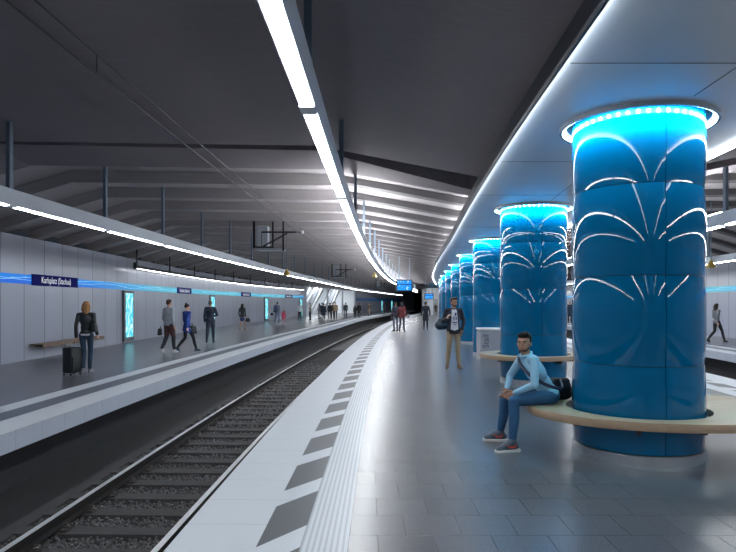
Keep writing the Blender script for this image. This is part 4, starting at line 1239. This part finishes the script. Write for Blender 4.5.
r = empty('bag', (-7.35, 45.9, .70), 0, label='dark holdall at the left hand of the man with the backpack', cat='bag')
link('bag_body', vox([('c', (0, -.15, .1), .10, (0, .15, .1), .10)], .016), mat('navy_holdall', (.015, .03, .05), .7), r, True)
CH_ = {k: v for k, v in WALK2.items()}
person(-6.48, 46.1, 1.12, R(-10), CH_, 'small child in bright pink beside the man with the backpack', top=(.75, .10, .18), topkind='coat', hem=.62, trouser=(.6, .35, .4), shoe=(.6, .6, .6), hair=(.3, .08, .06), hairkind='bob', vs=.014)

# ---- far groups
far = [
 (-6.25, 55.0, 1.72, 200, STAND, 'person in a white shirt and black trousers just before the escalator hall', (.70, .72, .74), (.012, .012, .014), 'shirt', 'short'),
 (-5.55, 57.5, 1.66, 120, STAND, 'person in a beige top standing near the escalator hall entrance', (.45, .38, .30), (.015, .015, .018), 'shirt', 'short'),
 (-5.05, 62.0, 1.62, 60, WALK2, 'person in grey walking at the escalator hall entrance', (.20, .21, .23), (.16, .17, .19), 'coat', 'long'),
 (-4.35, 57.0, 1.70, 10, STAND, 'person in a dark blue jacket, left of the waiting pair', (.03, .05, .10), (.05, .06, .08), 'jacket', 'short'),
 (-4.05, 55.0, 1.62, -20, STAND, 'person in a dark coat, right of the waiting pair', (.025, .035, .06), (.012, .014, .02), 'coat', 'short'),
 (-3.85, 60.5, 1.66, 10, STAND, 'person in black, left of the trio waiting at the hall', (.02, .02, .025), (.015, .015, .02), 'jacket', 'short'),
 (-3.62, 61.5, 1.72, 170, STAND, 'person in brown, middle of the trio waiting at the hall', (.16, .11, .075), (.03, .03, .035), 'jacket', 'short'),
 (-3.25, 60.0, 1.74, 190, STAND, 'person in a tan jacket, right of the trio waiting at the hall', (.30, .22, .14), (.02, .02, .025), 'jacket', 'short'),
 (-2.45, 66.0, 1.70, 20, STAND, 'person in black standing by the far escalator', (.02, .022, .028), (.015, .015, .018), 'jacket', 'short'),
 (-1.45, 66.5, 1.40, 20, STAND, 'short person in dark clothes beside the tan bag owner', (.03, .03, .03), (.02, .02, .02), 'coat', 'bob'),
 (-1.0, 67.0, 1.64, -10, STAND, 'person in a dark jacket, right end of the escalator hall group', (.035, .03, .032), (.06, .05, .045), 'coat', 'short'),
 (.15, 78.0, 1.68, 30, STAND, 'person in a brown coat standing alone before the far blue frieze', (.12, .09, .07), (.10, .08, .06), 'coat', 'short'),
 (2.4, 90.0, 1.66, 20, WALK2, 'small distant person in grey near the end of the left platform', (.10, .11, .13), (.08, .09, .1), 'jacket', 'long'),
 (1.60, 34.8, 1.72, 20, STAND, 'person in a dark jacket and pale jeans, left of the couple on the middle platform', (.02, .022, .04), (.16, .18, .24), 'jacket', 'short'),
 (1.92, 34.0, 1.70, -20, WALK2, 'person in a dark red jacket, right of the couple on the middle platform', (.16, .025, .03), (.05, .055, .08), 'jacket', 'bob'),
 (3.50, 36.4, 1.74, -8, WALK2, 'person in a long dark coat walking away down the middle platform', (.022, .028, .042), (.02, .025, .04), 'coat', 'short'),
 (8.75, 77.5, 1.60, 170, WALK2, 'distant woman in dark clothes before the white stair enclosure', (.06, .045, .045), (.3, .22, .2), 'coat', 'long'),
 (14.35, 24.7, 1.64, -80, WALK, 'person in a grey vest and black trousers walking on the far right platform', (.13, .14, .16), (.012, .012, .016), 'shirt', 'bob'),
 (15.75, 48.3, 1.74, 10, STAND, 'dark dressed person seen between the two nearest columns, on the left', (.012, .013, .018), (.012, .013, .016), 'jacket', 'short'),
 (16.25, 48.3, 1.78, 160, STAND, 'person in a dark blue coat seen between the two nearest columns, on the right', (.02, .035, .07), (.012, .015, .02), 'coat', 'short'),
]
for i, (x, y, h, yw, P, lab, tc, tr, kd, hk) in enumerate(far):
    bare = 'vest' in lab
    person(x, y, h, R(yw), P, lab, top=tc, trouser=tr, topkind=kd, hairkind=hk, hair=random.choice([(.02, .015, .012), (.05, .03, .02), (.03, .02, .02)]), vs=.015 if y < 40 else .019,
           hem=.58 if ('long dark coat' in lab) else None)
r = empty('handbag', (2.28, 33.9, .78), 0, label='pale grey bag at the side of the person in dark red', cat='bag')
link('bag_body', tote(.14, .30, .26), mat('pale_grey_bag', (.3, .33, .38), .6), r, True)
